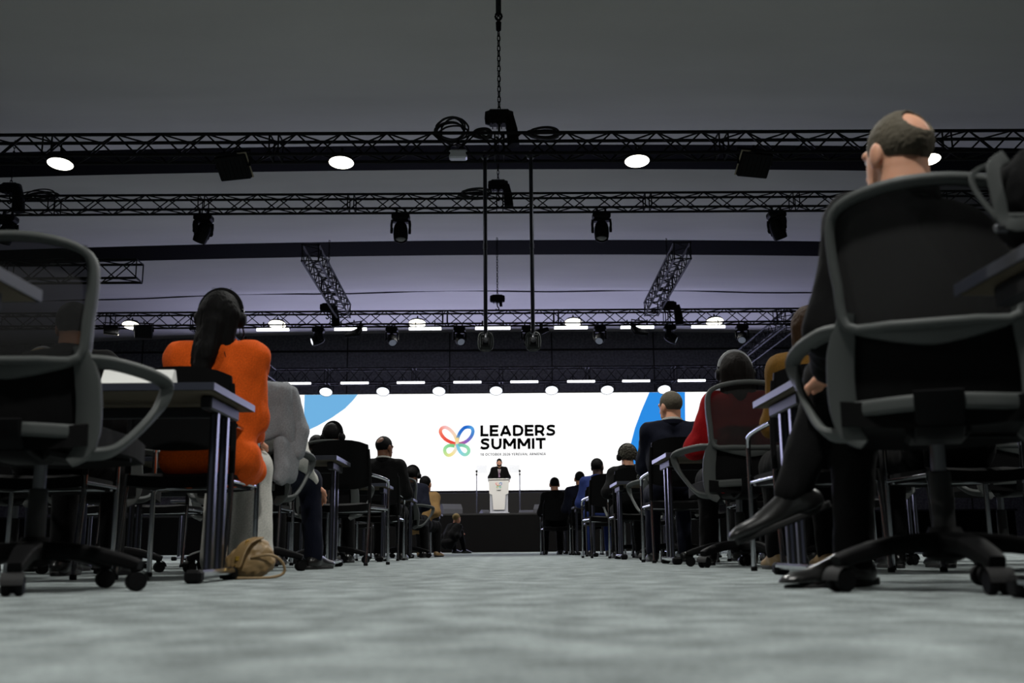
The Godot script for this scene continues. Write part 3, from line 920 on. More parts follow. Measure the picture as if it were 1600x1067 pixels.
func headset(who: Node3D, hd: Transform3D, label: String, mic: bool, band: String) -> void:
	var w := who.transform * hd
	var h := thing("headset", label, "headset", w.origin)
	h.basis = w.basis
	var pts := []
	for i in 17:
		var a := -0.12 + (PI + 0.24) * i / 16.0
		pts.append(Vector3(cos(a) * 0.098, 0.022 + sin(a) * 0.112, 0.012))
	part("headband", Geo.new().ribbon(pts, 0.026, 0.011, [], Vector3.FORWARD), M[band], h)
	for s in [-1.0, 1.0]:
		var c := part("ear_cup", Geo.new().lathe(Vector3(s * 0.094, -0.01, 0.01), [Vector2(0, 0.03), Vector2(0.022, 0.028), Vector2(0.036, 0.016), Vector2(0.04, 0), Vector2(0.038, -0.012), Vector2(0, -0.014)], 16, Basis(Vector3.FORWARD, s * PI / 2)), M["black plastic"], h)
		part("cushion", Geo.new().lathe(Vector3(s * 0.084, -0.01, 0.01), [Vector2(0.02, 0.008), Vector2(0.034, 0.01), Vector2(0.042, 0), Vector2(0.034, -0.01), Vector2(0.02, -0.008)], 16, Basis(Vector3.FORWARD, s * PI / 2)), M["black matte"], c)
		part("hinge", Geo.new().box(Vector3(s * 0.103, 0.032, 0.012), Vector3(0.014, 0.022, 0.02), 0.004), M["chrome"], c)
	if mic:
		part("microphone_boom", Geo.new().tube(arc3([Vector3(0.1, -0.03, 0.0), Vector3(0.105, -0.07, -0.04), Vector3(0.085, -0.095, -0.085)]), 0.004, 6), M["black plastic"], h)
		part("cable", Geo.new().tube(arc3([Vector3(0.095, -0.04, 0.02), Vector3(0.10, -0.12, 0.05), Vector3(0.05, -0.17, 0.105), Vector3(0.075, -0.25, 0.125), Vector3(0.06, -0.33, 0.118)]), 0.0022, 5), M["black plastic"], h)

# ---------------------------------------------------------------- rigging
var U := {}

func stretch(a: Vector3, b: Vector3, mesh: Mesh, m: Material, parent: Node, called: String) -> MeshInstance3D:
	var d := b - a
	var l := d.length()
	var y := d / l
	var x := y.cross(Vector3.UP if absf(y.y) < 0.9 else Vector3.RIGHT).normalized()
	return part(called, mesh, m, parent, Transform3D(Basis(x, y * l, x.cross(y)), a))

func truss(label: String, a: Vector3, b: Vector3, size: float, bay: float, group := "") -> Node3D:
	var t := thing("lighting_truss", label, "truss", a, 0.0, group)
	if not U.has("chord"):
		var tube := func(r: float, n: int) -> ArrayMesh: return Geo.new().tube([Vector3.ZERO, Vector3.UP], r, n).mesh()
		U.chord = tube.call(0.025, 8); U.brace = tube.call(0.0125, 5)
	var d := b - a
	var L := d.length()
	var f := d / L
	var s := f.cross(Vector3.UP).normalized() * size * 0.5
	var u := Vector3.UP * size * 0.5
	var c := [s + u, s - u, -s - u, -s + u]
	for k in 4: stretch(c[k], c[k] + d, U.chord, M["truss paint"], t, "chord")
	var nb := int(round(L / bay))
	for i in nb:
		var p0 := f * (L * i / nb)
		var p1 := f * (L * (i + 1) / nb)
		for k in 4:
			var e: Vector3 = c[k]
			var g: Vector3 = c[(k + 1) % 4]
			if (i + k) % 2: stretch(e + p0, g + p1, U.brace, M["truss paint"], t, "brace")
			else: stretch(g + p0, e + p1, U.brace, M["truss paint"], t, "brace")
	var nf := maxi(2, int(round(L / 3.0)))
	for i in nf + 1:
		for o in ([-0.06, 0.06] if i > 0 and i < nf else [0.0]):
			var p: Vector3 = f * (L * i / nf + o)
			for k in 4: stretch(c[k] + p, c[(k + 1) % 4] + p, U.brace, M["truss paint"], t, "frame_bar")
	return t

func make_moving_head() -> Node3D:
	var t := thing("moving_head_light", "", "stage light")
	var g := Geo.new().box(Vector3(0, -0.16, 0), Vector3(0.34, 0.13, 0.26), 0.03)
	part("base_box", g, M["black plastic"], t)
	g = Geo.new().box(Vector3(-0.08, -0.05, 0), Vector3(0.04, 0.12, 0.05), 0.008)
	g.box(Vector3(0.08, -0.05, 0), Vector3(0.04, 0.12, 0.05), 0.008)
	g.tube([Vector3(-0.12, -0.09, 0), Vector3(0.12, -0.09, 0)], 0.02, 8)
	part("clamp", g, M["truss paint"], t)
	return t

func moving_head(pos: Vector3, pan: float, tilt: float, label: String, size := 1.0, lens := "glass lens") -> Node3D:
	var t := make_moving_head()
	tag(t, label, "stage light")
	t.position = pos
	t.scale = Vector3.ONE * size
	var yb := Basis(Vector3.UP, pan)
	var g := Geo.new().box(Vector3(0, -0.245, 0), Vector3(0.31, 0.05, 0.16), 0.015)
	for s in [-1.0, 1.0]:
		g.ribbon([Vector3(s * 0.165, -0.24, 0), Vector3(s * 0.175, -0.32, 0), Vector3(s * 0.172, -0.46, 0)], 0.045, 0.13, [1.0, 1.0, 0.75], Vector3.BACK)
		g.lathe(Vector3(s * 0.17, -0.43, 0), [Vector2(0, 0.028), Vector2(0.055, 0.024), Vector2(0.06, 0), Vector2(0.055, -0.024), Vector2(0, -0.028)], 14, Basis(Vector3.FORWARD, PI / 2))
	part("yoke", g, M["black plastic"], t, Transform3D(yb, Vector3.ZERO))
	var hb := yb * Basis(Vector3.RIGHT, tilt)
	g = Geo.new().lathe(Vector3.ZERO, [Vector2(0, 0.17), Vector2(0.075, 0.165), Vector2(0.115, 0.12), Vector2(0.135, 0.03), Vector2(0.14, -0.08), Vector2(0.132, -0.17), Vector2(0.125, -0.205), Vector2(0.108, -0.21), Vector2(0.105, -0.19)], 18)
	for k in 4: g.ribbon([Vector3(0.1, 0.14, 0), Vector3(0.138, 0.05, 0), Vector3(0.143, -0.1, 0)].map(func(p): return Basis(Vector3.UP, PI / 2 * k + PI / 4) * p), 0.02, 0.012)
	var h := part("lamp_head", g, M["black plastic"], t, Transform3D(hb, Vector3(0, -0.43, 0)))
	part("lens", Geo.new().lathe(Vector3.ZERO, [Vector2(0, -0.205), Vector2(0.06, -0.2), Vector2(0.106, -0.185)], 18), M[lens], h)
	return t

func floodlight(pos: Vector3, label: String, lit: bool, energy: float, group := "", r := 0.165) -> Node3D:
	var t := thing("floodlight", label, "floodlight", pos, 0.0, group)
	var g := Geo.new().lathe(Vector3.ZERO, [Vector2(0, 0.09), Vector2(r * 0.5, 0.085), Vector2(r * 0.95, 0.05), Vector2(r * 1.06, 0.012), Vector2(r * 1.06, 0.0), Vector2(r, 0.0)], 22)
	part("housing", g, M["black plastic"], t)
	part("lens", Geo.new().lathe(Vector3.ZERO, [Vector2(0, -0.012), Vector2(r * 0.6, -0.01), Vector2(r, 0.002)], 22), M["lamp white"] if lit else M["pale grey lens"], t)
	part("hanger", Geo.new().tube([Vector3(-r, 0.02, 0), Vector3(-r * 0.6, 0.13, 0), Vector3(0, 0.16, 0), Vector3(r * 0.6, 0.13, 0), Vector3(r, 0.02, 0)], 0.012, 6).tube([Vector3(0, 0.15, 0), Vector3(0, 0.22, 0)], 0.02, 6), M["truss paint"], t)
	if lit:
		var l := SpotLight3D.new()
		l.name = "flood_beam"
		l.position = Vector3(0, -0.06, 0); l.rotation.x = -PI / 2
		l.spot_angle = 72; l.spot_angle_attenuation = 0.8; l.light_energy = energy; l.light_size = 0.15
		l.light_color = Color(1.0, 1.0, 0.98); l.spot_range = 60; l.spot_attenuation = 2; l.shadow_enabled = true
		t.add_child(l)
	return t

func flood_panel(pos: Vector3, turn: float, tilt: float, label: String, size := 1.0, mfront := "warm grey edge", energy := 0.0) -> Node3D:
	var t := thing("flood_panel", label, "stage light", pos, turn)
	t.scale = Vector3.ONE * size
	var b := Basis(Vector3.RIGHT, tilt)
	var o := Vector3(0, -0.28, 0)
	var bd := part("housing", Geo.new().box(Vector3.ZERO, Vector3(0.44, 0.34, 0.07), 0.012), M["black plastic"], t, Transform3D(b, o))
	for k in 7: part("cooling_fin", Geo.new().box(Vector3(-0.18 + 0.06 * k, 0, 0.038), Vector3(0.01, 0.26, 0.008)), M["black plastic"], bd)
	part("front_frame", Geo.new().box(Vector3(0, 0, -0.042), Vector3(0.46, 0.36, 0.02), 0.006), M[mfront], t, Transform3D(b, o))
	part("bracket", Geo.new().ribbon([o + Vector3(-0.24, 0, 0), o + Vector3(-0.24, 0.22, 0), o + Vector3(0.24, 0.22, 0), o + Vector3(0.24, 0, 0)], 0.035, 0.01, [], Vector3.BACK).tube([o + Vector3(0, 0.22, 0), Vector3.ZERO], 0.018, 6), M["truss paint"], t)
	if energy > 0.0:  # unseen glowing face and beam, added to light the speaker and lectern
		part("added_lit_face", Geo.new().box(Vector3(0, 0, -0.054), Vector3(0.4, 0.3, 0.006)), M["lens white"], t, Transform3D(b, o))
		var l := SpotLight3D.new()
		l.name = "added_panel_beam"
		l.transform = Transform3D(b, o + b * Vector3(0, 0, -0.1))
		l.spot_angle = 50; l.spot_angle_attenuation = 0.7; l.light_energy = energy; l.light_size = 0.2
		l.light_color = Color(1.0, 0.97, 0.93); l.spot_range = 60; l.spot_attenuation = 2; l.shadow_enabled = true
		t.add_child(l)
	return t

func hoist(pos: Vector3, top: float, label: String, bag := 1.0) -> Node3D:
	var t := thing("chain_hoist", label, "hoist", pos)
	var g := Geo.new().box(Vector3(0, 0, 0), Vector3(0.3, 0.2, 0.2), 0.03)
	g.lathe(Vector3(0.0, 0, 0), [Vector2(0, 0.2), Vector2(0.085, 0.19), Vector2(0.1, 0.15), Vector2(0.1, -0.15), Vector2(0.085, -0.19), Vector2(0, -0.2)], 14, Basis(Vector3.FORWARD, PI / 2))
	for k in 4: g.box(Vector3(-0.09 + 0.06 * k, -0.1, 0), Vector3(0.016, 0.05, 0.18), 0.004)
	part("motor_body", g, M["black plastic"], t)
	g = Geo.new().ribbon([Vector3(0.14, -0.02, 0.06), Vector3(0.17, -0.2, 0.06), Vector3(0.19, -0.42, 0.06)], 0.15, 0.16, [0.8, 1.0, 1.05], Vector3.BACK)
	part("chain_bag", g, M["black fabric"], t, Transform3D(Basis().scaled(Vector3.ONE * bag), Vector3.ZERO))
	part("hook", Geo.new().tube(arc3([Vector3(0, -0.1, 0), Vector3(0, -0.2, 0), Vector3(0.04, -0.26, 0), Vector3(0, -0.31, 0), Vector3(-0.04, -0.27, 0)]), 0.016, 6), M["truss paint"], t)
	var n := int((top - 0.1) / 0.075)
	var link := Geo.new().tube(ring3([Vector3(0, 0.045, 0), Vector3(0.017, 0.03, 0), Vector3(0.017, -0.03, 0), Vector3(0, -0.045, 0), Vector3(-0.017, -0.03, 0), Vector3(-0.017, 0.03, 0)], 2), 0.009, 5, [], true).mesh()
	for k in n:
		part("chain_link", link, M["truss paint"], t, Transform3D(Basis(Vector3.UP, PI / 2 * (k % 2) + 0.5), Vector3(0, 0.12 + 0.075 * k, 0)))
	if top > 2.0:
		part("top_hook", Geo.new().tube(ring3([Vector3(0, 1.56, 0), Vector3(0.045, 1.5, 0), Vector3(0, 1.44, 0), Vector3(-0.045, 1.5, 0)], 3), 0.018, 6, [], true).lathe(Vector3(0, 1.36, 0), [Vector2(0, -0.09), Vector2(0.035, -0.07), Vector2(0.04, 0.05), Vector2(0, 0.08)], 10), M["truss paint"], t)
		part("sling", Geo.new().ribbon([Vector3(0, 1.54, 0), Vector3(0, 2.0, 0), Vector3(0, top - 0.08, 0)], 0.075, 0.03, [], Vector3.BACK), M["black matte"], t)
	return t

func led_tube(pos: Vector3, w: float, label: String, energy := 0.0) -> Node3D:
	var t := thing("led_batten", label, "light tube", pos)
	part("housing", Geo.new().box(Vector3(0, 0.035, -0.01), Vector3(w + 0.04, 0.05, 0.07), 0.008), M["black plastic"], t)
	part("tube", Geo.new().tube([Vector3(-w / 2, 0, 0.012), Vector3(w / 2, 0, 0.012)], 0.04, 10), M["tube white"], t)
	part("bracket", Geo.new().box(Vector3(-w * 0.3, 0.12, 0), Vector3(0.03, 0.16, 0.03)).box(Vector3(w * 0.3, 0.12, 0), Vector3(0.03, 0.16, 0.03)), M["truss paint"], t)
	if energy > 0.0:
		var l := OmniLight3D.new()
		l.name = "tube_glow"
		l.position = Vector3(0, -0.1, 0.1); l.light_energy = energy; l.light_size = 0.1; l.light_color = Color(0.97, 0.98, 1.0)
		l.omni_range = 60; l.omni_attenuation = 2; l.shadow_enabled = true
		t.add_child(l)
	return t

func cable_coil(pos: Vector3, r: float, label: String, sd: int, flat := 0.6) -> Node3D:
	var t := thing("cable_coil", label, "cable", pos)
	var rng := RandomNumberGenerator.new()
	rng.seed = sd
	for k in 6:
		var pts := []
		var c := Vector3(rng.randf_range(-0.3, 0.3), rng.randf_range(-0.1, 0.1), rng.randf_range(-0.3, 0.3)) * r
		for j in 18:
			var a := TAU * j / 18.0
			pts.append(c + Vector3(cos(a) * r * rng.randf_range(0.9, 1.0), sin(a) * r * flat * (0.5 + 0.1 * k), 0.1 * r * sin(2 * a) + 0.02 * k))
		part("loop", Geo.new().tube(ring3(pts, 2), 0.014, 5, [], true), M["black matte"], t)
	return t

# ---------------------------------------------------------------- the screen's artwork and the emblem
func emblem_loops() -> Array:                                 # centre lines of the four loops, unit = width of the emblem
	var q := func(a: Array) -> Array:
		var o := []
		for p in a: o.append(Vector3((p[0] - 320.0) / 330.0, -(p[1] - 290.0) / 330.0, 0))
		return o
	return [q.call([[345, 322], [290, 312], [225, 282], [183, 240], [168, 200], [182, 172], [215, 164], [255, 185], [292, 225], [314, 268], [322, 310]]),
		q.call([[325, 310], [330, 262], [352, 212], [388, 172], [425, 163], [458, 172], [470, 205], [455, 250], [415, 292], [365, 314], [300, 325]]),
		q.call([[300, 338], [250, 334], [215, 355], [210, 390], [228, 418], [258, 422], [290, 400], [314, 360], [324, 318], [322, 262]]),
		q.call([[332, 330], [380, 334], [418, 352], [432, 385], [415, 414], [385, 418], [355, 395], [336, 360], [326, 320]])]

func ramp(cols: Array) -> GradientTexture2D:
	var g := Gradient.new()
	var off := PackedFloat32Array()
	var cc := PackedColorArray()
	for i in cols.size():
		off.append(float(i) / (cols.size() - 1)); cc.append(cols[i])
	g.offsets = off; g.colors = cc
	var t := GradientTexture2D.new()
	t.gradient = g; t.width = 64; t.height = 4
	return t

func screen_paint(called: String, c: Color, tex: Texture2D = null, e := 1.0) -> StandardMaterial3D:
	var m := mat(called, Color.BLACK, 0.9, 0.0, 0.0)
	m.emission_enabled = true
	if tex:
		m.emission = Color.BLACK; m.emission_texture = tex
	else: m.emission = c
	m.emission_energy_multiplier = e
	return m

func lettering(s: String, w: float, h: float, centre: Vector3, m: Material, parent: Node, called: String, bold := true, depth := 0.01) -> void:
	var tm := TextMesh.new()
	var f := SystemFont.new()
	f.font_names = PackedStringArray(["Droid Sans"])
	if bold: f.font_weight = 700
	tm.font = f; tm.text = s; tm.font_size = 64; tm.pixel_size = 0.01; tm.depth = 0.01; tm.curve_step = 1.0
	var bb := tm.get_aabb()
	var sc := Vector3(w / bb.size.x, h / bb.size.y, depth / 0.01)
	part(called, tm, m, parent, Transform3D(Basis.from_scale(sc), centre - (bb.position + bb.size * 0.5) * sc))

func block_letters(s: String, w: float, h: float, centre: Vector3, m: Material, parent: Node) -> void:
	var W := {"L": 0.62, "E": 0.68, "A": 0.9, "D": 0.82, "R": 0.78, "S": 0.72, "U": 0.8, "M": 0.98, "I": 0.22, "T": 0.74}
	var gap := 0.085
	var total := -gap
	for ch in s: total += W[ch] + gap
	var x0 := 0.0
	for ch in s:
		var q: float = W[ch]
		var st := []
		var up := [[0.11, 0], [0.11, 1]]
		match ch:
			"L": st = [up, [[0, 0.095], [q, 0.095]]]
			"E": st = [up, [[0, 0.095], [q, 0.095]], [[0, 0.5], [q * 0.92, 0.5]], [[0, 0.905], [q, 0.905]]]
			"A": st = [[[0.1, 0], [q / 2 - 0.02, 0.96]], [[q - 0.1, 0], [q / 2 + 0.02, 0.96]], [[0.2, 0.27], [q - 0.2, 0.27]]]
			"D": st = [up, [[0.1, 0.905], [0.38, 0.905], [0.55, 0.87], [0.68, 0.74], [0.72, 0.5], [0.68, 0.26], [0.55, 0.13], [0.38, 0.095], [0.1, 0.095]]]
			"R": st = [up, [[0.1, 0.905], [0.4, 0.905], [0.58, 0.86], [0.65, 0.65], [0.58, 0.44], [0.4, 0.38], [0.1, 0.38]], [[0.42, 0.4], [0.68, 0.0]]]
			"S": st = [[[0.66, 0.83], [0.5, 0.9], [0.32, 0.905], [0.16, 0.84], [0.12, 0.71], [0.22, 0.58], [0.45, 0.5], [0.58, 0.4], [0.6, 0.26], [0.5, 0.13], [0.35, 0.095], [0.18, 0.11], [0.03, 0.19]]]
			"U": st = [[[0.11, 1], [0.11, 0.45], [0.15, 0.24], [0.27, 0.12], [0.4, 0.095], [0.53, 0.12], [0.65, 0.24], [0.69, 0.45], [0.69, 1]]]
			"M": st = [up, [[q - 0.11, 0], [q - 0.11, 1]], [[0.13, 0.96], [q / 2, 0.28]], [[q - 0.13, 0.96], [q / 2, 0.28]]]
			"I": st = [up]
			"T": st = [[[0, 0.905], [q, 0.905]], [[q / 2, 0], [q / 2, 0.95]]]
		var g := Geo.new()
		for k in st:
			var pts := []
			for p in k: pts.append(centre + Vector3((x0 + p[0] - total / 2) * w / total, (p[1] - 0.5) * h, 0))
			g.sweep(pts, [Vector2(-0.125 * h, -0.006), Vector2(0.125 * h, -0.006), Vector2(0.125 * h, 0.006), Vector2(-0.125 * h, 0.006)], [], Vector3.BACK)
		part("title_letter", g, m, parent)
		x0 += q + gap

func emblem(parent: Node, c: Vector3, size: float, mats: Array, z: float) -> void:
	var loops := emblem_loops()
	for i in 4:
		var path := arc3(loops[i], 5)
		var pts := []
		for p in path: pts.append(c + p * size + Vector3(0, 0, z * (i + 1)))
		part("emblem_loop", Geo.new().ribbon(pts, size * 0.095, 0.004, [], Vector3.BACK), mats[i], parent)

const HC := 8.55
func ceil_y(x: float) -> float: return HC - 0.0011 * x * x

func room() -> void:
	struct("floor", Geo.new().box(Vector3(0, -0.1, -13), Vector3(46, 0.2, 56)), M["carpet"])
	var rows := []
	var bays := [15.0, 5.0, -5.0, -13.5, -21.0, -27.8, -33.2, -40.0]      # the lining sags a little between the roof beams
	for q in bays.size() - 1:
		for i in (9 if q < bays.size() - 2 else 10):
			var z: float = lerpf(bays[q], bays[q + 1], i / 9.0)
			var r := []
			for j in 25:
				var x := -23.0 + 46.0 * j / 24.0
				r.append(Vector3(x, ceil_y(x) - 0.055 * (bays[q] - bays[q + 1]) * sin(PI * i / 9.0), z))
			rows.append(r)
	var c := struct("ceiling", Geo.new().grid(rows, Vector3(0, 0.15, 0)), M["ceiling fabric"])
	for q in [[-20.9, 2.4], [-27.7, 2.9], [5.0, 1.5]]:            # flat black bands along the roof beams
		var path := []
		for j in 25:
			var x := -22.9 + 45.8 * j / 24.0
			path.append(Vector3(x, ceil_y(x) - 0.06, q[0]))
		part("roof_beam", Geo.new().ribbon(path, q[1], 0.12), M["black beam"], c)
	var seam := []
	for j in 40:
		var x := -22.0 + 44.0 * j / 39.0
		seam.append(Vector3(x, ceil_y(x) - 0.02 - 0.03 * sin(x * 0.9), -33.2))
	part("seam_cord", Geo.new().tube(seam, 0.025, 5), M["dark steel"], c)
	var wall := func(called: String, p: Vector3, s: Vector3) -> MeshInstance3D: return struct(called, Geo.new().box(p, s), M["haze lightened back drape" if called == "wall_back" else "black drape"])
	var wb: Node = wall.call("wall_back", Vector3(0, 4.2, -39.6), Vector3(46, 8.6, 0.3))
	for k in 12:
		part("drape_seam", Geo.new().box(Vector3(-22 + 4.0 * k, 4.2, -39.44), Vector3(0.05, 8.4, 0.02)), M["black matte"], wb)
	part("drape_batten", Geo.new().tube([Vector3(-22.5, 7.72, -39.4), Vector3(22.5, 7.72, -39.4)], 0.04, 6), M["black matte"], wb)
	wall.call("wall_left", Vector3(-23, 4.2, -12.5), Vector3(0.3, 8.6, 55))
	wall.call("wall_right", Vector3(23, 4.2, -12.5), Vector3(0.3, 8.6, 55))
	wall.call("wall_front", Vector3(0, 4.2, 15), Vector3(46, 8.6, 0.3))

func stage() -> void:
	var t := thing("stage_platform", "long black stage platform with a skirted front across the end of the hall", "stage", Vector3(0, 0, -30))
	part("deck", Geo.new().box(Vector3(0, 1.08, -4.4), Vector3(30, 0.06, 8.8), 0.01), M["stage deck"], t)
	var rows := []
	for i in 2:
		var r := []
		for j in 241:
			var x := -14.9 + 29.8 * j / 240.0
			r.append(Vector3(x, 1.05 if i == 0 else 0.0, 0.0 + 0.015 * sin(j * 1.1)))
		rows.append(r)
	part("skirt", Geo.new().grid(rows, Vector3(0, 0, -0.02)), M["stage skirt"], t)
	var b := thing("screen_plinth", "black plinth running along the foot of the big screen", "plinth", Vector3(0, 1.11, -37.9))
	part("body", Geo.new().box(Vector3(0, 0.48, 0), Vector3(22, 0.96, 1.7), 0.01), M["stage deck"], b)
	part("ledge", Geo.new().box(Vector3(0, 1.0, -0.15), Vector3(22.2, 0.1, 1.4), 0.02), M["black plastic"], b)
	# LED wall
	var s := thing("led_screen", "huge white stage screen showing a summit title, butterfly emblem and blue corner shapes", "screen", Vector3(0, 2.2, -38.0))
	var w := 20.6
	var cx := -0.1
	part("cabinet", Geo.new().box(Vector3(cx, 1.8, -0.15), Vector3(w + 0.1, 3.7, 0.2), 0.01), M["black matte"], s)
	part("lit_panel", Geo.new().box(Vector3(cx, 1.8, -0.03), Vector3(w, 3.6, 0.04)), M["screen white"], s)
	var y0 := 2.2
	var lb := PackedVector2Array()
	for p in [[-7.34, 5.79], [-5.36, 5.79], [-5.55, 5.55], [-5.82, 5.27], [-6.3, 4.93], [-6.84, 4.62], [-7.34, 4.39]]: lb.append(Vector2(p[0], p[1] - y0))
	part("blue_shape", Geo.new().prism(lb, 0.03, 0.04), screen_paint("light blue shape", c8(112, 178, 226)), s)
	var rb := PackedVector2Array()
	for p in [[5.56, 5.79], [6.9, 5.79], [6.78, 2.21], [4.62, 2.21], [4.6, 2.8], [4.68, 3.4], [4.79, 3.82], [4.98, 4.46], [5.24, 5.1]]: rb.append(Vector2(p[0], p[1] - y0))
	part("blue_shape", Geo.new().prism(rb, 0.03, 0.04), screen_paint("strong blue shape", c8(44, 140, 228)), s)
	var cols := [[c8(226, 70, 60), c8(236, 84, 70), c8(244, 130, 105), c8(248, 190, 190), c8(246, 214, 190), c8(250, 220, 150)],
		[c8(250, 218, 150), c8(60, 120, 205), c8(28, 100, 200), c8(90, 165, 228), c8(70, 130, 205), c8(150, 100, 190), c8(226, 90, 90)],
		[c8(120, 200, 130), c8(150, 220, 160), c8(200, 228, 150), c8(246, 228, 150), c8(240, 226, 214), c8(250, 216, 140)],
		[c8(110, 190, 170), c8(150, 220, 175), c8(150, 222, 190), c8(140, 210, 226), c8(120, 196, 226)]]
	var lit := []
	var printed := []
	for i in 4:
		lit.append(screen_paint("emblem light %d" % i, Color.WHITE, ramp(cols[i])))
		var m := mat("emblem print %d" % i, Color.WHITE, 0.6)
		m.albedo_texture = ramp(cols[i])
		printed.append(m)
	emblem(s, Vector3(-1.655, 4.03 - y0, 0.03), 1.32, lit, 0.006)
	block_letters("LEADERS", 2.8, 0.4, Vector3(0.62, 4.395 - y0, 0.04), M["print black"], s)
	block_letters("SUMMIT", 2.43, 0.4, Vector3(0.43, 3.905 - y0, 0.04), M["print black"], s)
	lettering("16 OCTOBER 2026 YEREVAN, ARMENIA", 2.43, 0.115, Vector3(0.43, 3.51 - y0, 0.04), M["print grey"], s, "date_lettering", true)
	# lectern
	var p := thing("lectern", "white two-layered lectern with a small butterfly emblem at the front of the stage", "lectern", Vector3(-0.085, 1.11, -30.9))
	var fr := PackedVector2Array([Vector2(-0.3, 0.98), Vector2(0.3, 0.98), Vector2(0.285, 0.6), Vector2(0.2, 0.56), Vector2(0.165, 0.12), Vector2(-0.165, 0.12), Vector2(-0.2, 0.56), Vector2(-0.285, 0.6)])
	part("front_panel", Geo.new().prism(fr, 0.16, 0.2), M["white plastic"], p)
	part("pedestal", Geo.new().box(Vector3(0, 0.3, 0.02), Vector3(0.54, 0.6, 0.26), 0.01), M["podium grey"], p)
	part("foot_plate", Geo.new().box(Vector3(0, 0.02, 0.02), Vector3(0.62, 0.04, 0.4), 0.008), M["podium grey"], p)
	part("upper_body", Geo.new().box(Vector3(0, 0.78, 0.02), Vector3(0.56, 0.38, 0.28), 0.01), M["white plastic"], p)
	part("desk_top", Geo.new().box(Vector3(0, 1.0, 0.0), Vector3(0.64, 0.035, 0.42), 0.01, Basis(Vector3.RIGHT, -0.12)), M["white plastic"], p)
	part("microphone", Geo.new().tube(arc3([Vector3(0.05, 1.0, -0.05), Vector3(0.05, 1.1, -0.04), Vector3(0.03, 1.19, -0.1)]), 0.006, 6).tube([Vector3(0.03, 1.18, -0.1), Vector3(0.027, 1.22, -0.13)], 0.012, 8), M["black plastic"], p)
	emblem(p, Vector3(0, 0.84, 0.2), 0.19, printed, 0.002)
	lettering("SUMMIT", 0.13, 0.03, Vector3(0, 0.69, 0.203), M["print grey"], p, "lettering")
	for q in [[-0.76, -1], [0.55, 1]]:
		var tp := thing("teleprompter", "slim teleprompter stand with a tilted glass plate %s of the lectern" % ["to the left", "to the right"][0 if q[1] < 0 else 1], "teleprompter", Vector3(q[0], 1.11, -31.3))
		part("base_plate", Geo.new().lathe(Vector3.ZERO, [Vector2(0, 0.03), Vector2(0.13, 0.028), Vector2(0.15, 0.01), Vector2(0.15, 0), Vector2(0, 0)], 18), M["black plastic"], tp)
		part("pole", Geo.new().tube([Vector3(0, 0.02, 0), Vector3(0, 1.2, 0)], 0.014, 8), M["dull steel"], tp)
		part("head_joint", Geo.new().box(Vector3(0, 1.2, 0), Vector3(0.05, 0.06, 0.06), 0.01).box(Vector3(0, 1.3, 0), Vector3(0.06, 0.07, 0.04), 0.015).box(Vector3(0, 1.25, 0), Vector3(0.02, 0.1, 0.02)), M["black plastic"], tp)
		part("glass_plate", Geo.new().box(Vector3(q[1] * -0.16, 1.36, 0.02), Vector3(0.32, 0.26, 0.004), 0.0, Basis(Vector3.RIGHT, 0.5)), M["clear pane"], tp)
	for q in [[-1.53, 0.5, 0.62, 0.3, "large grey wedge monitor speaker on the stage left of the lectern"], [1.24, -0.4, 0.5, 0.27, "grey wedge monitor speaker on the stage right of the lectern"], [-0.52, 0.3, 0.2, 0.12, "small grey floor box beside the lectern's left foot"], [0.72, 0.0, 0.42, 0.1, "low grey floor box beside the lectern's right foot"]]:
		var wd: float = q[2]
		var hh: float = q[3]
		var wg := thing("stage_monitor", q[4], "speaker", Vector3(q[0], 1.11, -30.75), q[1])
		var pr := PackedVector2Array([Vector2(-0.2, 0), Vector2(0.2, 0), Vector2(0.2, hh * 0.35), Vector2(0.0, hh), Vector2(-0.1, hh), Vector2(-0.2, hh * 0.5)])
		part("cabinet", Geo.new().prism(pr, -wd / 2, wd / 2), M["wedge grey"], wg, Transform3D(Basis(Vector3.UP, PI / 2), Vector3.ZERO))
		part("grille", Geo.new().box(Vector3(0, hh * 0.67, -0.105), Vector3(wd * 0.86, 0.01, hh * 0.6), 0.003, Basis(Vector3.RIGHT, -0.95 if hh > 0.2 else -0.5)), M["dark steel"], wg)

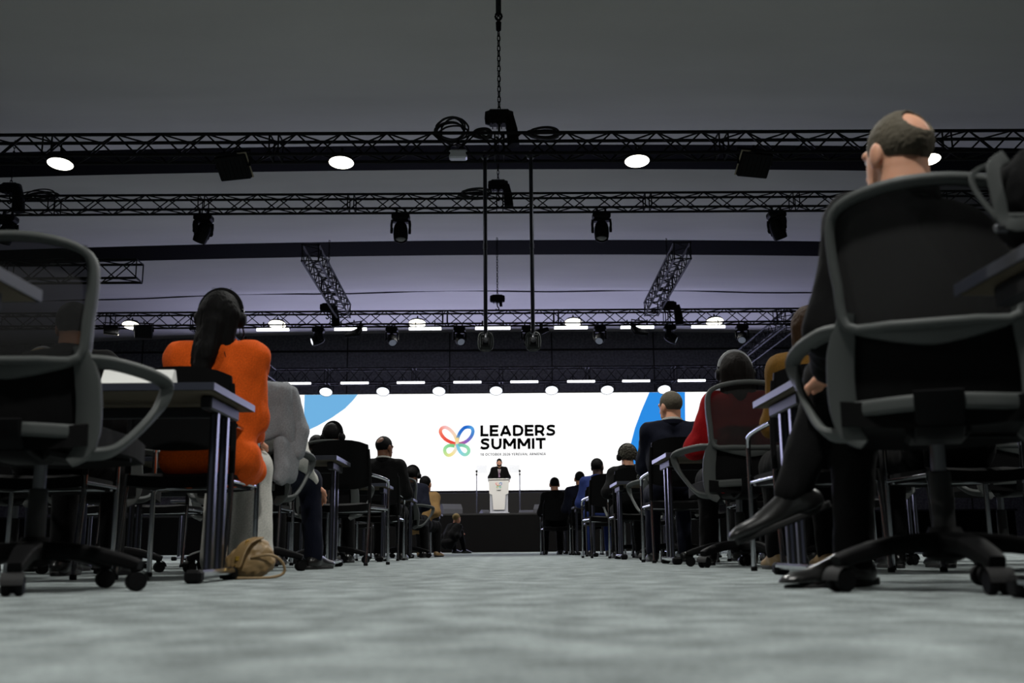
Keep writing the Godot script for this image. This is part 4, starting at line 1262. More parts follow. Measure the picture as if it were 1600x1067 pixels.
func rig() -> void:
	# truss nearest the camera, with round floods, panels, coils, drop poles
	truss("nearest overhead cross truss, carrying the large round floodlights and cable coils", Vector3(-9, 5.41, -13), Vector3(9, 5.41, -13), 0.29, 0.3)
	truss("second overhead cross truss, carrying four large moving heads", Vector3(-11.5, 6.7, -19), Vector3(11.5, 6.7, -19), 0.29, 0.36)
	truss("third overhead cross truss, carrying light tubes, small moving heads and floodlights", Vector3(-13, 5.98, -26), Vector3(13, 5.98, -26), 0.34, 0.4)
	truss("dark truss along the top of the big screen, over a row of white light tubes", Vector3(-12, 5.98, -35), Vector3(12, 5.98, -35), 0.5, 0.42)
	truss("short lengthwise truss above the left of the hall, reaching forward to the third truss", Vector3(-3.92, 6.13, -20.4), Vector3(-4.05, 6.15, -25.8), 0.34, 0.36)
	truss("short lengthwise truss above the right of the hall, reaching forward to the third truss", Vector3(3.78, 6.13, -20.4), Vector3(3.9, 6.15, -25.8), 0.34, 0.36)
	truss("far lengthwise truss in shadow at the right of the stage", Vector3(7.7, 5.98, -26.2), Vector3(7.7, 5.98, -34.7), 0.4, 0.4)
	truss("far lengthwise truss in shadow at the left of the stage", Vector3(-7.9, 5.98, -26.2), Vector3(-7.9, 5.98, -34.7), 0.4, 0.4)
	truss("truss stub with a squared end jutting in from the left above the near office chair", Vector3(-12, 5.37, -19.0), Vector3(-6.9, 5.37, -19.0), 0.36, 0.4)
	var k := 0
	var nm := ["leftmost round white floodlight on the nearest truss", "round white floodlight on the nearest truss, above the woman in orange", "round white floodlight on the nearest truss, right of the drop poles", "round floodlight on the nearest truss behind the balding man's head"]
	for x in [-5.87, -2.12, 1.85, 5.78]:
		floodlight(Vector3(x, 5.2, -13), nm[k], true, 16.5).rotation.x = -0.17; k += 1
	# rows of the same floods over the rear of the hall, behind the frame
	for z in [-7.0, -1.2]:
		truss("cross truss over the rear of the hall, %s of two" % ["front" if z < -3 else "back"], Vector3(-9, 5.41, z), Vector3(9, 5.41, z), 0.29, 0.9, "trusses over the rear of the hall")
		for x in [-6.0, 0.2, 6.0]:
			floodlight(Vector3(x, 5.2, z), "round white floodlight over the rear of the hall, %s of the %s truss" % ["left end" if x < -1 else "right end" if x > 1 else "middle", "front" if z < -3 else "back"], true, 15.0 if z < -3 else 20.0, "floodlights over the rear of the hall")
	var off := floodlight(Vector3(-0.55, 5.26, -12.9), "white unlit box lamp on the nearest truss, left of the drop poles", false, 0.0)
	off.get_child(0).free(); off.get_child(0).free()
	part("housing", Geo.new().box(Vector3(0, 0, 0), Vector3(0.24, 0.12, 0.14), 0.02), M["pale grey lens"], off)
	flood_panel(Vector3(-3.55, 5.4, -12.95), -0.25, 0.75, "black flat panel light hanging under the nearest truss, left side")
	flood_panel(Vector3(3.42, 5.4, -12.95), 0.25, 0.75, "black flat panel light hanging under the nearest truss, right side")
	hoist(Vector3(0, 5.83, -13), 2.6, "chain hoist with a long chain above the nearest truss", 1.0)
	hoist(Vector3(-0.03, 7.06, -19), 1.1, "chain hoist over the middle of the second truss, between the drop poles", 1.1)
	hoist(Vector3(-9.5, 7.05, -19), 1.0, "chain hoist at the far left end of the second truss", 1.2)
	hoist(Vector3(-0.08, 6.5, -26), 1.7, "small chain hoist over the middle of the third truss", 0.5)
	hoist(Vector3(-4.5, 6.3, -26), 1.88, "chain hoist at the joint of the left lengthwise truss and third truss", 1.3)
	hoist(Vector3(4.4, 6.3, -26), 1.88, "chain hoist at the joint of the right lengthwise truss and third truss", 1.3)
	cable_coil(Vector3(-0.62, 5.62, -13), 0.2, "loose cable coil on the nearest truss left of the hoist", 3, 1.0)
	cable_coil(Vector3(0.56, 5.57, -13), 0.2, "flat cable coil on the nearest truss right of the hoist", 4, 0.4)
	cable_coil(Vector3(-0.5, 6.87, -19), 0.3, "cable bundle on the second truss left of the hoist", 5, 0.35)
	cable_coil(Vector3(-8.9, 6.87, -19), 0.3, "cable bundle on the second truss at the left hoist", 6, 0.35)
	cable_coil(Vector3(-0.25, 5.6, -13.05), 0.12, "small tangle of cable beside the hoist hook", 7, 0.6)
	for q in [[-0.195, "left"], [0.42, "right"]]:
		var t := thing("drop_pole", "long vertical drop pole with a boxed camera, %s one of the pair over the aisle" % q[1], "camera pole", Vector3(q[0], 2.64, -13))
		part("pole", Geo.new().tube([Vector3(0, 0.2, 0), Vector3(0, 2.62, 0)], 0.026, 10), M["dark steel"], t)
		part("clamp", Geo.new().tube(ring3([Vector3(0.05, 2.65, 0), Vector3(0, 2.7, 0), Vector3(-0.05, 2.65, 0), Vector3(0, 2.6, 0)], 3), 0.018, 6, [], true), M["dull steel"], t)
		part("sleeve", Geo.new().tube([Vector3(0, 1.35, 0), Vector3(0, 1.42, 0)], 0.032, 10), M["dark steel"], t)
		var cg := part("cage", Geo.new().tube(ring3([Vector3(-0.075, 0.0, 0), Vector3(-0.075, 0.2, 0), Vector3(0.075, 0.2, 0), Vector3(0.075, 0.0, 0)], 4), 0.012, 6, [], true).box(Vector3(0, 0.1, -0.03), Vector3(0.15, 0.2, 0.05), 0.012), M["charcoal plastic"], t)
		part("camera_body", Geo.new().box(Vector3(0, 0.09, 0.03), Vector3(0.1, 0.11, 0.09), 0.015), M["black plastic"], t)
		part("lens", Geo.new().lathe(Vector3(0, 0.1, 0.085), [Vector2(0, 0.02), Vector2(0.03, 0.018), Vector2(0.034, 0), Vector2(0.034, -0.02)], 12, Basis(Vector3.RIGHT, PI / 2)), M["dull steel"], t)
		part("bracket", Geo.new().ribbon([Vector3(0, 0.26, 0), Vector3(0.01, 0.2, 0.02), Vector3(0, 0.14, 0.03)], 0.03, 0.012), M["dull steel"], t)
	# second truss
	var c2 := [[-5.73, 0.9, 0.55, "moving head on the second truss tilted sideways, above the woman in orange"], [-1.92, 0.15, -0.25, "moving head hanging upright on the second truss, left of the drop poles"], [1.97, -0.15, -0.25, "moving head hanging upright on the second truss, right of the drop poles"], [5.38, -1.0, 0.45, "moving head on the second truss turned sideways, left of the balding man"], [-9.5, 0.9, 0.5, "moving head at the left edge of the second truss, under the left hoist"]]
	for q in c2: moving_head(Vector3(q[0], 6.585, -19), q[1], q[2], q[3], 1.02)
	# third truss
	var tn := ["above the grey jacket", "beside a black panel left of centre", "under the left central floodlight", "behind the left drop pole", "under the right central floodlight", "beside a black panel right of centre", "near the right moving heads"]
	k = 0
	for q in [[-5.84, 0.83], [-3.85, 0.83], [-1.94, 0.83], [-0.2, 0.9], [1.81, 0.86], [3.52, 0.86], [5.35, 0.87]]:
		led_tube(Vector3(q[0], 5.66, -25.75), q[1], "white light tube under the third truss, " + tn[k], 0.0); k += 1
	k = 0
	var fn := ["round floodlight on the third truss, far left beside the office chair", "round floodlight on the third truss, just right of the orange woman's head", "round floodlight on the third truss, left of the drop poles", "round floodlight on the third truss, right of the drop poles", "round floodlight on the third truss, farthest right"]
	for x in [-9.51, -5.76, -2.15, 1.88, 5.55]:
		floodlight(Vector3(x, 5.82, -25.85), fn[k], true, 22.0, "", 0.22).rotation.x = -0.3; k += 1
	var m3 := [[-4.72, -1.1, 1.2, "lens white", "small moving head with bright oval lens under the third truss, left"], [-2.82, 0.3, 0.85, "lens dim", "small moving head under the third truss, left of the central floodlight"], [-1.07, 0.35, 0.9, "lens dim", "small moving head under the third truss, left of the left drop pole"], [0.7, 0.0, 0.7, "glass lens", "small moving head under the third truss, behind the right drop pole"], [2.58, -0.3, 0.9, "lens dim", "small moving head under the third truss, right of the right drop pole"], [4.4, 1.2, 1.1, "lens dim", "small moving head turned sideways under the third truss, right"], [6.28, -0.35, 0.9, "lens dim", "small moving head under the third truss, farthest right"]]
	for q in m3: moving_head(Vector3(q[0], 5.835, -26), q[1], -q[2], q[4], 0.92, q[3])
	flood_panel(Vector3(-9.17, 5.92, -25.8), 0.2, 0.6, "black panel light on the third truss beside the far left floodlight", 1.0, "black plastic")
	flood_panel(Vector3(-3.77, 5.9, -25.75), -0.5, -0.65, "black panel light on the third truss, left of the drop poles", 1.0, "black plastic", 26.0)
	flood_panel(Vector3(3.57, 5.9, -25.75), 0.5, -0.65, "black panel light on the third truss, right of the drop poles", 1.0, "black plastic", 26.0)
	flood_panel(Vector3(-10.0, 5.92, -25.8), 0.5, -0.6, "small pale-fronted panel light at the left end of the third truss", 0.8)
	var pj := thing("profile_spot", "small spotlight pointing right under the third truss, beside the right drop pole", "stage light", Vector3(1.05, 5.6, -25.9), -0.5)
	part("barrel", Geo.new().lathe(Vector3.ZERO, [Vector2(0, 0.2), Vector2(0.07, 0.19), Vector2(0.08, 0), Vector2(0.065, -0.16), Vector2(0.06, -0.2)], 12, Basis(Vector3.FORWARD, -PI / 2 - 0.2)), M["black plastic"], pj)
	part("bracket", Geo.new().box(Vector3(0, 0.12, 0), Vector3(0.05, 0.2, 0.12), 0.01), M["truss paint"], pj)
	# over the screen
	k = 0
	for x in [-6.98, -5.01, -3.09, -1.15, 0.8, 2.75, 4.64, 6.55]:
		var o := ["first", "second", "third", "fourth", "fifth", "sixth", "seventh", "eighth"]
		led_tube(Vector3(x, 5.7, -34.7), 0.95, "white light tube over the big screen, %s from the left" % o[k], 0.0); k += 1
	k = 0
	for x in [-5.97, -4.03, -2.12, -0.17, 1.73, 3.63, 5.58, 7.49]:
		var o := ["first", "second", "third", "fourth", "fifth", "sixth", "seventh", "eighth"]
		var t := thing("wash_light", "round white wash lamp at the screen's top edge, %s from the left" % o[k], "stage light", Vector3(x, 5.38, -34.6))
		var b := Basis(Vector3.RIGHT, 2.55)
		part("housing", Geo.new().lathe(Vector3.ZERO, [Vector2(0, -0.24), Vector2(0.12, -0.23), Vector2(0.2, -0.1), Vector2(0.235, 0.0), Vector2(0.225, 0.01)], 20, b), M["black plastic"], t)
		part("lens", Geo.new().lathe(Vector3.ZERO, [Vector2(0, 0.03), Vector2(0.12, 0.022), Vector2(0.215, 0.0)], 20, b), M["lens white"], t)
		part("yoke", Geo.new().ribbon([Vector3(-0.25, -0.02, 0), Vector3(-0.25, 0.2, -0.05), Vector3(0.25, 0.2, -0.05), Vector3(0.25, -0.02, 0)], 0.04, 0.012, [], Vector3.BACK).tube([Vector3(0, 0.2, -0.05), Vector3(0, 0.36, -0.15)], 0.025, 6), M["truss paint"], t)
		k += 1

func pose(d: Dictionary, e: Dictionary) -> Dictionary:
	var r := d.duplicate()
	r.merge(e, true)
	return r

func furniture() -> void:
	# tables: two end to end on each side of the aisle in every row
	var tb := make_table()
	var rows := [[-2.095, "row nearest the camera"], [-4.145, "second row"], [-7.24, "third row"], [-10.27, "fourth row"], [-13.3, "fifth row"], [-16.25, "sixth row"], [-19.2, "seventh row"]]
	var first := true
	for k in rows.size():
		for s in [-1.0, 1.0]:
			for j in 2:
				if k >= 5 and j == 1: continue
				var x: float = s * (1.86 + 1.53 * j)
				if k == 1 and s < 0: x += 0.03
				if k == 0 and s > 0: x += 0.0
				var side: String = "left" if s < 0 else "right"
				var l := "dark conference table at the %s edge of the aisle, %s" % [side, rows[k][1]]
				var grp := ""
				if k == 1: l = "dark conference table %s" % ["behind the woman in orange, holding the white name card", "beside the balding man's knee, aisle end seen from below"][0 if s < 0 else 1]
				if j == 1:
					l = "outer dark conference table %s of the aisle, mostly hidden, %s" % [side, rows[k][1]]
					grp = "outer conference tables on the %s" % side
				if first:
					tb.position = Vector3(x, 0, rows[k][0]); tag(tb, l, "table", grp); first = false
				else: dup(tb, Vector3(x, 0, rows[k][0]), 0.0, l, grp)
	# office chairs
	var oc := make_office_chair()
	oc.position = Vector3(1.195, 0, -2.80); oc.rotation.y = -0.35
	oc.set_meta("label", "charcoal mesh-back office chair on castors holding the balding man")
	dup(oc, Vector3(-1.45, 0, -3.25), 0.0, "empty charcoal mesh-back office chair at left, nearest the camera")
	dup(oc, Vector3(-1.49, 0, -6.05), 0.12, "mesh-back office chair with the grey jacket draped over it")
	dup(oc, Vector3(1.40, 0, -6.1), 0.06, "mesh-back office chair holding the woman in red")
	dup(oc, Vector3(-1.52, 0, -9.15), 0.1, "mesh-back office chair of the man in a headset, fourth row left")
	dup(oc, Vector3(1.55, 0, -12.1), -0.15, "empty mesh-back office chair at the fifth row table, right of the aisle")
	dup(oc, Vector3(-1.28, 0, -13.85), -0.25, "mesh-back office chair of the navy-clad person far up the left aisle")
	for q in [[-2.3, -3.2], [2.25, -3.15], [3.1, -3.1], [-2.3, -6.05], [-2.85, -6.1], [2.08, -6.1], [2.95, -6.1], [-2.4, -9.15], [2.3, -9.15], [1.5, -9.15]]:
		dup(oc, Vector3(q[0], 0, q[1]), 0.1 * sin(q[0] * 7.0), "mesh-back office chair, %s, %s" % [outward(q[0]), office_row(q[1])], "outer office chairs")
	# stacking chairs
	var sc := make_stack_chair()
	sc.position = Vector3(-1.44, 0, -4.82)
	sc.set_meta("label", "black stacking chair with chrome legs holding the woman in orange")
	dup(sc, Vector3(1.47, 0, -4.85), 0.0, "chrome-legged stacking chair of the mustard jacket, its armrest tube by the black shoe")
	dup(sc, Vector3(-1.18, 0, -8.02), -0.2, "empty black stacking chair with chrome legs out in the left aisle")
	dup(sc, Vector3(1.36, 0, -8.0), 0.0, "stacking chair of the grey-haired man resting his chin")
	dup(sc, Vector3(-1.3, 0, -10.95), 0.0, "stacking chair of the balding man in black, left aisle")
	dup(sc, Vector3(1.40, 0, -10.95), 0.0, "stacking chair of the grey-blond person wearing a headset")
	dup(sc, Vector3(1.34, 0, -13.9), 0.0, "stacking chair of the man in a blue jacket")
	dup(sc, Vector3(1.36, 0, -16.8), 0.0, "stacking chair of the dark-haired person behind the blue jacket")
	dup(sc, Vector3(0.92, 0, -17.6), 0.05, "stacking chair of the farthest man in black, right aisle")
	dup(sc, Vector3(1.2, 0, -11.85), 0.1, "empty stacking chair standing right of the aisle before the blue jacket")
	for q in [[-2.12, -4.85], [-2.8, -4.82], [-3.45, -4.85], [2.15, -4.85], [2.82, -4.83], [3.45, -4.85], [-1.9, -8.0], [-2.6, -8.02], [-3.25, -8.0], [2.03, -8.0], [2.7, -8.02], [-2.0, -10.95], [-2.7, -10.95], [2.1, -10.95], [-1.95, -13.95], [2.0, -13.9], [-1.4, -16.8]]:
		dup(sc, Vector3(q[0], 0, q[1]), 0.06 * sin(q[0] * 9.0 + q[1]), "chrome-legged stacking chair, %s, row %s" % [outward(q[0]), stack_row(q[1])], "outer stacking chairs")
	# loose things
	var nc := thing("name_card", "white folded name card on the table behind the woman in orange", "name card", Vector3(-1.46, 0.74, -4.1), 0.02)
	var pr := PackedVector2Array([Vector2(-0.07, 0), Vector2(0.07, 0), Vector2(0.012, 0.098), Vector2(-0.012, 0.098)])
	part("folded_card", Geo.new().prism(pr, -0.14, 0.14), M["white paper"], nc, Transform3D(Basis(Vector3.UP, PI / 2), Vector3.ZERO))
	part("card_base", Geo.new().box(Vector3(-0.06, 0.006, 0.1), Vector3(0.3, 0.01, 0.2), 0.002), M["white paper"], nc)
	dup(nc, Vector3(-1.3, 0.74, -16.15), 0.2, "small white name card on the far left aisle table, near the stage")
	dup(nc, Vector3(1.3, 0.74, -19.1), -0.1, "white name card on the far right table beside the farthest man")
	var pp := thing("paper_sheet", "loose white papers on the third row table, left of the aisle", "paper", Vector3(-1.5, 0.74, -7.3), 0.3)
	part("sheet", Geo.new().box(Vector3(0, 0.003, 0), Vector3(0.21, 0.004, 0.29)), M["white paper"], pp)
	part("sheet", Geo.new().box(Vector3(0.03, 0.007, 0.02), Vector3(0.21, 0.003, 0.29), 0.0, Basis(Vector3.UP, 0.2)), M["white paper"], pp)
	var th := thing("headset", "black headset lying on the fourth row table, right of the aisle", "headset", Vector3(1.42, 0.74, -10.05))
	for x in [-0.055, 0.055]:
		part("ear_cup", Geo.new().tube(ring3([Vector3(x, 0.0, 0), Vector3(x + 0.042, 0.045, 0), Vector3(x, 0.09, 0), Vector3(x - 0.042, 0.045, 0)], 4), 0.009, 6, [], true).lathe(Vector3(x, 0.045, -0.015), [Vector2(0, 0.012), Vector2(0.036, 0.01), Vector2(0.036, -0.01), Vector2(0, -0.012)], 12, Basis(Vector3.RIGHT, PI / 2)), M["charcoal plastic"], th)
	part("headband", Geo.new().ribbon(arc3([Vector3(-0.09, 0.04, -0.02), Vector3(-0.06, 0.02, -0.13), Vector3(0, 0.015, -0.16), Vector3(0.06, 0.02, -0.13), Vector3(0.09, 0.04, -0.02)]), 0.02, 0.01), M["black plastic"], th)
	# black shoulder bag on the nearest right table
	var bg := thing("shoulder_bag", "black shoulder bag with a grey buckled strap on the nearest right table", "bag", Vector3(1.42, 0.745, -2.17), 0.0)
	part("bag_body", Geo.new().blob([["e", Vector3(0.02, 0.14, 0), Vector3(0.33, 0.15, 0.13), Basis()], ["c", Vector3(-0.2, 0.1, 0), Vector3(0.25, 0.1, 0), 0.1, 0.11], ["c", Vector3(-0.2, 0.16, 0.0), Vector3(0.25, 0.27, 0.0), 0.06, 0.07]], 0.012, 0.02, [["p", Vector3(0, 0.0, 0), Vector3.DOWN]], 0.008), M["black fabric"], bg)
	part("flap_edge", Geo.new().ribbon(arc3([Vector3(-0.33, 0.07, 0.06), Vector3(-0.1, 0.05, 0.135), Vector3(0.15, 0.09, 0.14), Vector3(0.33, 0.14, 0.09)]), 0.012, 0.008, [], Vector3.BACK), M["charcoal plastic"], bg)
	part("strap", Geo.new().ribbon(arc3([Vector3(-0.3, 0.215, 0.04), Vector3(-0.335, 0.185, 0.05), Vector3(-0.335, 0.11, 0.06), Vector3(-0.325, 0.05, 0.07), Vector3(-0.25, 0.045, 0.1)]), 0.03, 0.005, [], Vector3.BACK), M["charcoal plastic"], bg)
	part("strap", Geo.new().ribbon(arc3([Vector3(-0.3, 0.21, 0.03), Vector3(-0.37, 0.18, 0.03), Vector3(-0.372, 0.13, 0.04), Vector3(-0.335, 0.055, 0.06)]), 0.012, 0.004, [], Vector3.BACK), M["charcoal plastic"], bg)
	part("buckle", Geo.new().box(Vector3(-0.34, 0.04, 0.066), Vector3(0.03, 0.018, 0.012), 0.004), M["dull steel"], bg)
	# tan handbag by the chair leg
	var hb := thing("handbag", "tan leather handbag with gold chain lying on the floor beside the orange woman's chair", "bag", Vector3(-1.08, 0, -4.5), 0.25)
	part("bag_body", Geo.new().blob([["e", Vector3(0, 0.055, 0), Vector3(0.105, 0.06, 0.06), Basis(Vector3.BACK, 0.15)], ["e", Vector3(0.025, 0.11, 0), Vector3(0.065, 0.06, 0.045), Basis(Vector3.BACK, -0.3)], ["e", Vector3(-0.05, 0.09, 0.01), Vector3(0.05, 0.035, 0.035), Basis(Vector3.BACK, 0.5)]], 0.007, 0.012, [["p", Vector3(0, 0.004, 0), Vector3.DOWN]], 0.006, Vector3(25, 25, 25)), M["tan leather"], hb)
	part("flap", Geo.new().ribbon(arc3([Vector3(0.03, 0.172, 0.0), Vector3(-0.02, 0.15, 0.04), Vector3(-0.05, 0.1, 0.065), Vector3(-0.06, 0.05, 0.075)]), 0.07, 0.008, [1, 1, 1, 1, 1, 1, 1, 1, 1, 0.95, 0.9, 0.8, 0.6]), M["tan leather"], hb)
	var cg := Geo.new()
	for k in 9:
		var p := Vector3(-0.015, 0.15, 0.045).lerp(Vector3(-0.075, 0.015, 0.08), k / 8.0)
		cg.tube(ring3([p + Vector3(0.009, 0, 0), p + Vector3(0, 0.011, 0.004), p + Vector3(-0.009, 0, 0), p + Vector3(0, -0.011, -0.004)], 2), 0.003, 5, [], true)
	part("gold_chain", cg, M["gold"], hb)
	part("clasp", Geo.new().box(Vector3(-0.055, 0.085, 0.078), Vector3(0.02, 0.02, 0.008), 0.003), M["gold"], hb)
	part("strap", Geo.new().tube(arc3([Vector3(0.0, 0.09, 0.06), Vector3(0.08, 0.1, 0.07), Vector3(0.13, 0.07, 0.06), Vector3(0.14, 0.025, 0.05), Vector3(0.08, 0.006, 0.07), Vector3(-0.06, 0.006, 0.08)]), 0.006, 6), M["tan leather"], hb)

func outward(x: float) -> String:
	var n := clampi(int((absf(x) - 1.05) / 0.68), 0, 3)
	return "%s from the %s aisle" % [["first", "second", "third", "fourth"][n], "left" if x < 0 else "right"]

func office_row(z: float) -> String:
	return "row " + ("nearest the camera" if z > -4 else "of the grey jacket" if z > -7 else "of the headset man in charcoal")

func stack_row(z: float) -> String:
	for q in [[-6, "of the woman in orange"], [-9, "of the chin-resting man"], [-12, "of the balding man in black"], [-15, "of the blue jacket"]]:
		if z > q[0]: return q[1]
	return "farthest up the aisle"

func localised(sp: Dictionary) -> Dictionary:
	var inv := Transform3D(Basis(Vector3.UP, sp.get("yaw", 0.0)), sp.at).affine_inverse()
	for k in ["elbows", "wrists", "knees", "ankles"]:
		if sp.has(k): sp[k] = sp[k].map(func(p): return inv * p)
	for k in ["toes", "soles", "hand_dir"]:
		if sp.has(k): sp[k] = sp[k].map(func(p): return inv.basis * p)
	return sp

func audience() -> void:
	person(localised({"label": "balding man in a dark suit seen from behind at right, legs crossed", "at": Vector3(1.2, 0, -2.84), "yaw": 0.3, "seat": 0.505, "lean": 0.04, "cell": 0.011, "head_cell": 0.0045, "hair_cell": 0.0045, "head": Vector3(0.06, 0.03, 0.0), "head_scale": 1.05, "skin": "skin fair", "top": "suit black", "legs": "suit black", "hair": "thinning", "hair_mat": "hair salt", "shirt": "cloth white", "shoulder": 0.195, "fat": 0.025, "pad": 0.006, "drop": 0.03,
		"elbows": [Vector3(0.915, 0.71, -2.80), Vector3(1.5, 0.74, -2.80)], "wrists": [Vector3(0.98, 0.63, -3.04), Vector3(1.32, 0.67, -3.1)],
		"knees": [Vector3(1.05, 0.635, -3.22), Vector3(1.12, 0.50, -3.22)], "ankles": [Vector3(0.915, 0.30, -3.22), Vector3(1.03, 0.1, -3.06)],
		"toes": [Vector3(-0.93, -0.36, -0.05), Vector3(-0.85, -0.05, 0.25)], "soles": [Vector3(0.34, -0.94, 0.0), Vector3.DOWN], "shoe_cell": 0.007}))
	person(localised({"label": "woman in a bright orange blazer with long dark hair, seen from behind", "at": Vector3(-1.35, 0, -4.8), "yaw": 0.0, "lean": 0.02, "cell": 0.011, "head_cell": 0.0055, "head": Vector3(0.03, 0.05, -0.02), "head_scale": 1.0, "skin": "skin fair", "top": "cloth orange", "legs": "cloth white", "hair": "long", "hair_mat": "hair black", "shoulder": 0.172, "pad": 0.002, "coat": "skirted", "flare": 0.045, "wrinkle": 0.012,
		"elbows": [Vector3(-1.58, 0.73, -4.86), Vector3(-1.175, 0.73, -4.84)], "wrists": [Vector3(-1.45, 0.66, -5.08), Vector3(-1.22, 0.66, -5.08)],
		"knees": [Vector3(-1.4, 0.53, -5.22), Vector3(-1.25, 0.53, -5.22)], "ankles": [Vector3(-1.40, 0.1, -5.22), Vector3(-1.24, 0.1, -5.2)], "shoe": "tan leather",
		"headset": "black headset with microphone on the woman in orange", "mic": true}))
	person(localised({"label": "person in navy trousers bent forward in the chair with the grey jacket", "at": Vector3(-1.47, 0, -6.1), "lean": 0.85, "skin": "skin fair", "top": "cloth white", "legs": "suit navy", "hair": "short", "hair_mat": "hair dark brown", "head": Vector3(-0.6, 0, 0),
		"elbows": [Vector3(-1.7, 0.68, -6.3), Vector3(-1.23, 0.66, -6.28)], "wrists": [Vector3(-1.6, 0.55, -6.5), Vector3(-1.18, 0.53, -6.46)],
		"knees": [Vector3(-1.62, 0.54, -6.52), Vector3(-1.21, 0.54, -6.5)], "ankles": [Vector3(-1.62, 0.1, -6.5), Vector3(-1.17, 0.1, -6.5)], "toes": [Vector3(0, 0, -1), Vector3(0.35, 0, -1)]}))
	jacket_on_chair()
	person({"label": "dark-haired man in a headset and dark suit, fourth row left", "at": Vector3(-1.55, 0, -9.2), "lean": 0.4, "size": 0.95, "seat": 0.45, "head": Vector3(0, -0.35, 0), "skin": "skin brown", "top": "suit charcoal", "hair": "short", "headset": "black headset on the man fourth row left"})
	person({"label": "balding man in a black suit at the left aisle, white collar showing", "at": Vector3(-1.27, 0, -11.0), "lean": 0.08, "yaw": -0.1, "seat": 0.44, "head": Vector3(-0.05, -0.5, 0), "skin": "skin brown", "top": "suit black", "hair": "thinning", "shirt": "cloth white"})
	person({"label": "person in navy with a headset far up the left aisle", "at": Vector3(-1.28, 0, -13.9), "lean": 0.5, "seat": 0.42, "yaw": -0.2, "skin": "skin brown", "top": "suit navy", "hair": "short", "headset": "headset on the navy-clad person far up the left aisle"})
	person({"label": "dark-haired person in a tan coat far up the left aisle", "at": Vector3(-1.2, 0, -14.75), "lean": 0.55, "seat": 0.36, "yaw": -0.3, "skin": "skin tan", "top": "cloth tan", "hair": "short", "shoe": "tan leather"})
	person({"label": "dark-clad fair-haired person sitting low before the stage, left of the aisle", "at": Vector3(-1.3, 0, -25.0), "lean": 0.5, "seat": 0.14, "yaw": -0.8, "skin": "skin tan", "top": "suit black", "hair": "short", "hair_mat": "hair blond", "cell": 0.02, "knees": [Vector3(-0.12, 0.5, -0.3), Vector3(0.12, 0.5, -0.3)], "ankles": [Vector3(-0.12, 0.1, -0.32), Vector3(0.14, 0.1, -0.4)]})
	person({"label": "farthest man in black at the right aisle, short black hair", "at": Vector3(0.92, 0, -17.6), "lean": 0.2, "seat": 0.44, "cell": 0.017, "yaw": 0.1, "skin": "skin fair", "top": "suit black", "hair": "short"})
	person({"label": "dark-haired person just beyond the man in the blue jacket", "at": Vector3(1.28, 0, -16.8), "lean": 0.12, "cell": 0.017, "skin": "skin tan", "top": "suit navy", "hair": "short"})
	person({"label": "man in a bright blue jacket at the right aisle", "at": Vector3(1.3, 0, -13.95), "lean": 0.2, "seat": 0.45, "cell": 0.016, "yaw": -0.1, "head": Vector3(0, -0.4, 0), "skin": "skin dark", "top": "cloth blue", "legs": "cloth blue", "hair": "short"})
	person({"label": "grey-blond person wearing a headset and black jacket, right of the aisle", "at": Vector3(1.38, 0, -10.95), "lean": 0.5, "size": 0.93, "seat": 0.43, "cell": 0.015, "skin": "skin fair", "top": "suit black", "hair": "curly", "hair_mat": "hair grey", "head_scale": 1.0, "headset": "black headset on the grey-blond person"})
	person(localised({"label": "grey-haired man in a navy suit resting his chin on his hand", "at": Vector3(1.36, 0, -8.05), "lean": 0.12, "cell": 0.012, "head_cell": 0.005, "hair_cell": 0.0055, "head": Vector3(0.0, 0.55, 0.08), "skin": "skin fair", "top": "suit navy", "legs": "suit navy", "hair": "short", "hair_mat": "hair salt", "shirt": "cloth white", "shoulder": 0.185, "fat": 0.01,
		"elbows": [Vector3(1.14, 0.74, -8.25), Vector3(1.62, 0.72, -8.2)], "wrists": [Vector3(1.16, 0.97, -8.28), Vector3(1.45, 0.7, -8.38)], "hand_dir": [Vector3(0.55, 0.75, 0.1), Vector3(-0.5, 0, -0.8)], "curl": 0.9}))
	person({"label": "woman in red with black bobbed hair and a pale-banded headset", "at": Vector3(1.44, 0, -6.15), "lean": 0.05, "size": 0.9, "seat": 0.46, "cell": 0.013, "skin": "skin fair", "top": "cloth red", "legs": "suit black", "hair": "bob", "hair_mat": "hair dark brown", "shoulder": 0.165, "headset": "pale-banded headset on the woman in red", "band": "pale grey lens",
		"elbows": [Vector3(-0.27, 0.70, -0.05), Vector3(0.25, 0.72, -0.09)]})
	person({"label": "brown-haired person in a mustard jacket half hidden by the balding man", "at": Vector3(1.54, 0, -4.9), "lean": 0.1, "size": 0.93, "elbows": [Vector3(-0.2, 0.7, -0.1), Vector3(0.22, 0.7, -0.1)], "seat": 0.45, "skin": "skin tan", "top": "cloth mustard", "legs": "suit black", "hair": "bob", "hair_mat": "hair brown", "shoe": "tan leather"})
	# speaker
	person({"label": "bearded speaker in a dark suit and tie standing at the white lectern", "at": Vector3(-0.07, 1.11, -31.45), "yaw": PI, "stand": 0.92, "lean": 0.02, "cell": 0.013, "head_cell": 0.005, "skin": "skin fair", "top": "suit black", "legs": "suit black", "hair": "short", "hair_mat": "hair dark brown", "beard": true, "shirt": "cloth white", "tie": true, "shoulder": 0.18,
		"elbows": [Vector3(-0.29, 1.12, -0.06), Vector3(0.29, 1.12, -0.06)], "wrists": [Vector3(-0.27, 1.03, -0.27), Vector3(0.27, 1.03, -0.27)], "knees": [Vector3(-0.1, 0.5, -0.02), Vector3(0.1, 0.5, -0.02)], "ankles": [Vector3(-0.11, 0.1, 0.01), Vector3(0.11, 0.1, 0.01)]})
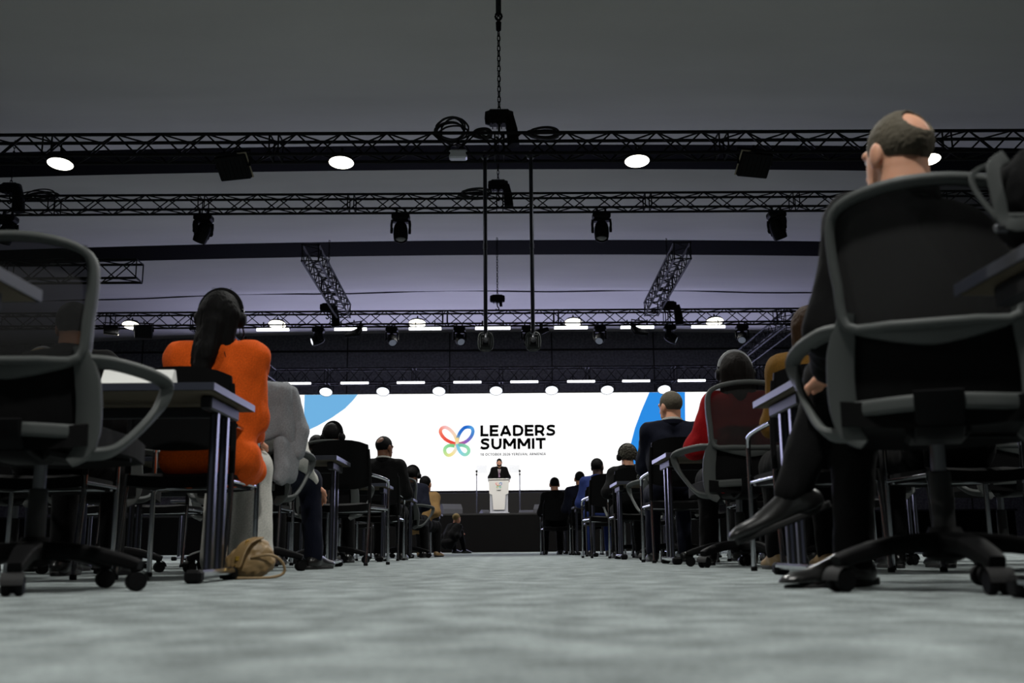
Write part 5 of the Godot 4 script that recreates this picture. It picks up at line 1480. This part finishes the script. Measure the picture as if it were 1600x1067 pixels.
	# people on the outer chairs, seen only in slivers
	var f1 := person({"label": "dark-clad seated person behind the near office chair, left of the woman in orange", "at": Vector3(-2.12, 0, -4.9), "group": "people on the outer chairs", "lean": 0.15, "cell": 0.018, "skin": "skin tan", "top": "suit black", "legs": "suit black", "hair": "short"})
	for q in [[2.15, -4.9], [2.1, -6.15], [-1.95, -8.05], [2.05, -8.05], [2.1, -11.0], [-2.0, -11.0]]:
		dup(f1, Vector3(q[0], 0, q[1]), 0.0, "dark-clad seated person, %s, row %s" % [outward(q[0]), "of the woman in red" if q[1] > -7 and q[1] < -6 else stack_row(q[1])], "people on the outer chairs")
	person({"label": "fair-haired person glimpsed through the mesh of the near left office chair", "at": Vector3(-2.82, 0, -6.15), "lean": 0.1, "cell": 0.018, "skin": "skin fair", "top": "suit black", "legs": "suit navy", "hair": "bob", "hair_mat": "hair blond", "headset": "pale-banded headset glimpsed through the near left chair's mesh", "band": "pale grey lens"})

func jacket_on_chair() -> void:
	var o := thing("suit_jacket", "grey suit jacket draped over the back of an office chair", "jacket", Vector3(-1.49, 0, -6.05), 0.12)
	var y := 1.0
	var pr := [["c", Vector3(-0.2, y, 0.31), Vector3(0.22, y, 0.31), 0.035, 0.035]]
	for k in 10:
		var x := -0.2 + 0.047 * k
		pr.append(["c", Vector3(x, y + 0.01 - absf(x) * 0.06, 0.345), Vector3(x * 1.06, 0.76 - 0.02 * sin(k * 1.3), 0.322 + 0.006 * sin(k * 2.1)), 0.03, 0.026])
	pr.append(["c", Vector3(0.23, 0.99, 0.31), Vector3(0.265, 0.73, 0.29), 0.042, 0.045])
	var g := Geo.new().blob(pr, 0.009, 0.02, [], 0.009, Vector3(12, 5, 12))
	part("jacket_back", g, M["suit grey"], o)
	g = Geo.new().blob([["c", Vector3(0.25, 0.99, 0.3), Vector3(0.31, 0.78, 0.27), 0.05, 0.05], ["c", Vector3(0.31, 0.78, 0.27), Vector3(0.30, 0.66, 0.29), 0.05, 0.048]], 0.009, 0.014, [], 0.007, Vector3(14, 6, 14))
	part("sleeve", g, M["suit grey"], o)
	g = Geo.new().blob([["c", Vector3(0.22, 0.70, 0.33), Vector3(0.235, 0.53, 0.345), 0.045, 0.036], ["c", Vector3(0.29, 0.69, 0.29), Vector3(0.27, 0.52, 0.30), 0.045, 0.035], ["c", Vector3(0.235, 0.55, 0.34), Vector3(0.215, 0.50, 0.35), 0.036, 0.034]], 0.008, 0.014, [["e", Vector3(0.2, 0.455, 0.36), Vector3(0.028, 0.05, 0.03), Basis()]], 0.007, Vector3(14, 8, 14))
	part("hanging_tail", g, M["suit grey"], o)
	part("collar", Geo.new().ribbon(arc3([Vector3(-0.12, y + 0.02, 0.33), Vector3(0, y + 0.035, 0.36), Vector3(0.12, y + 0.02, 0.33)]), 0.05, 0.012, [], Vector3.UP), M["suit grey"], o)
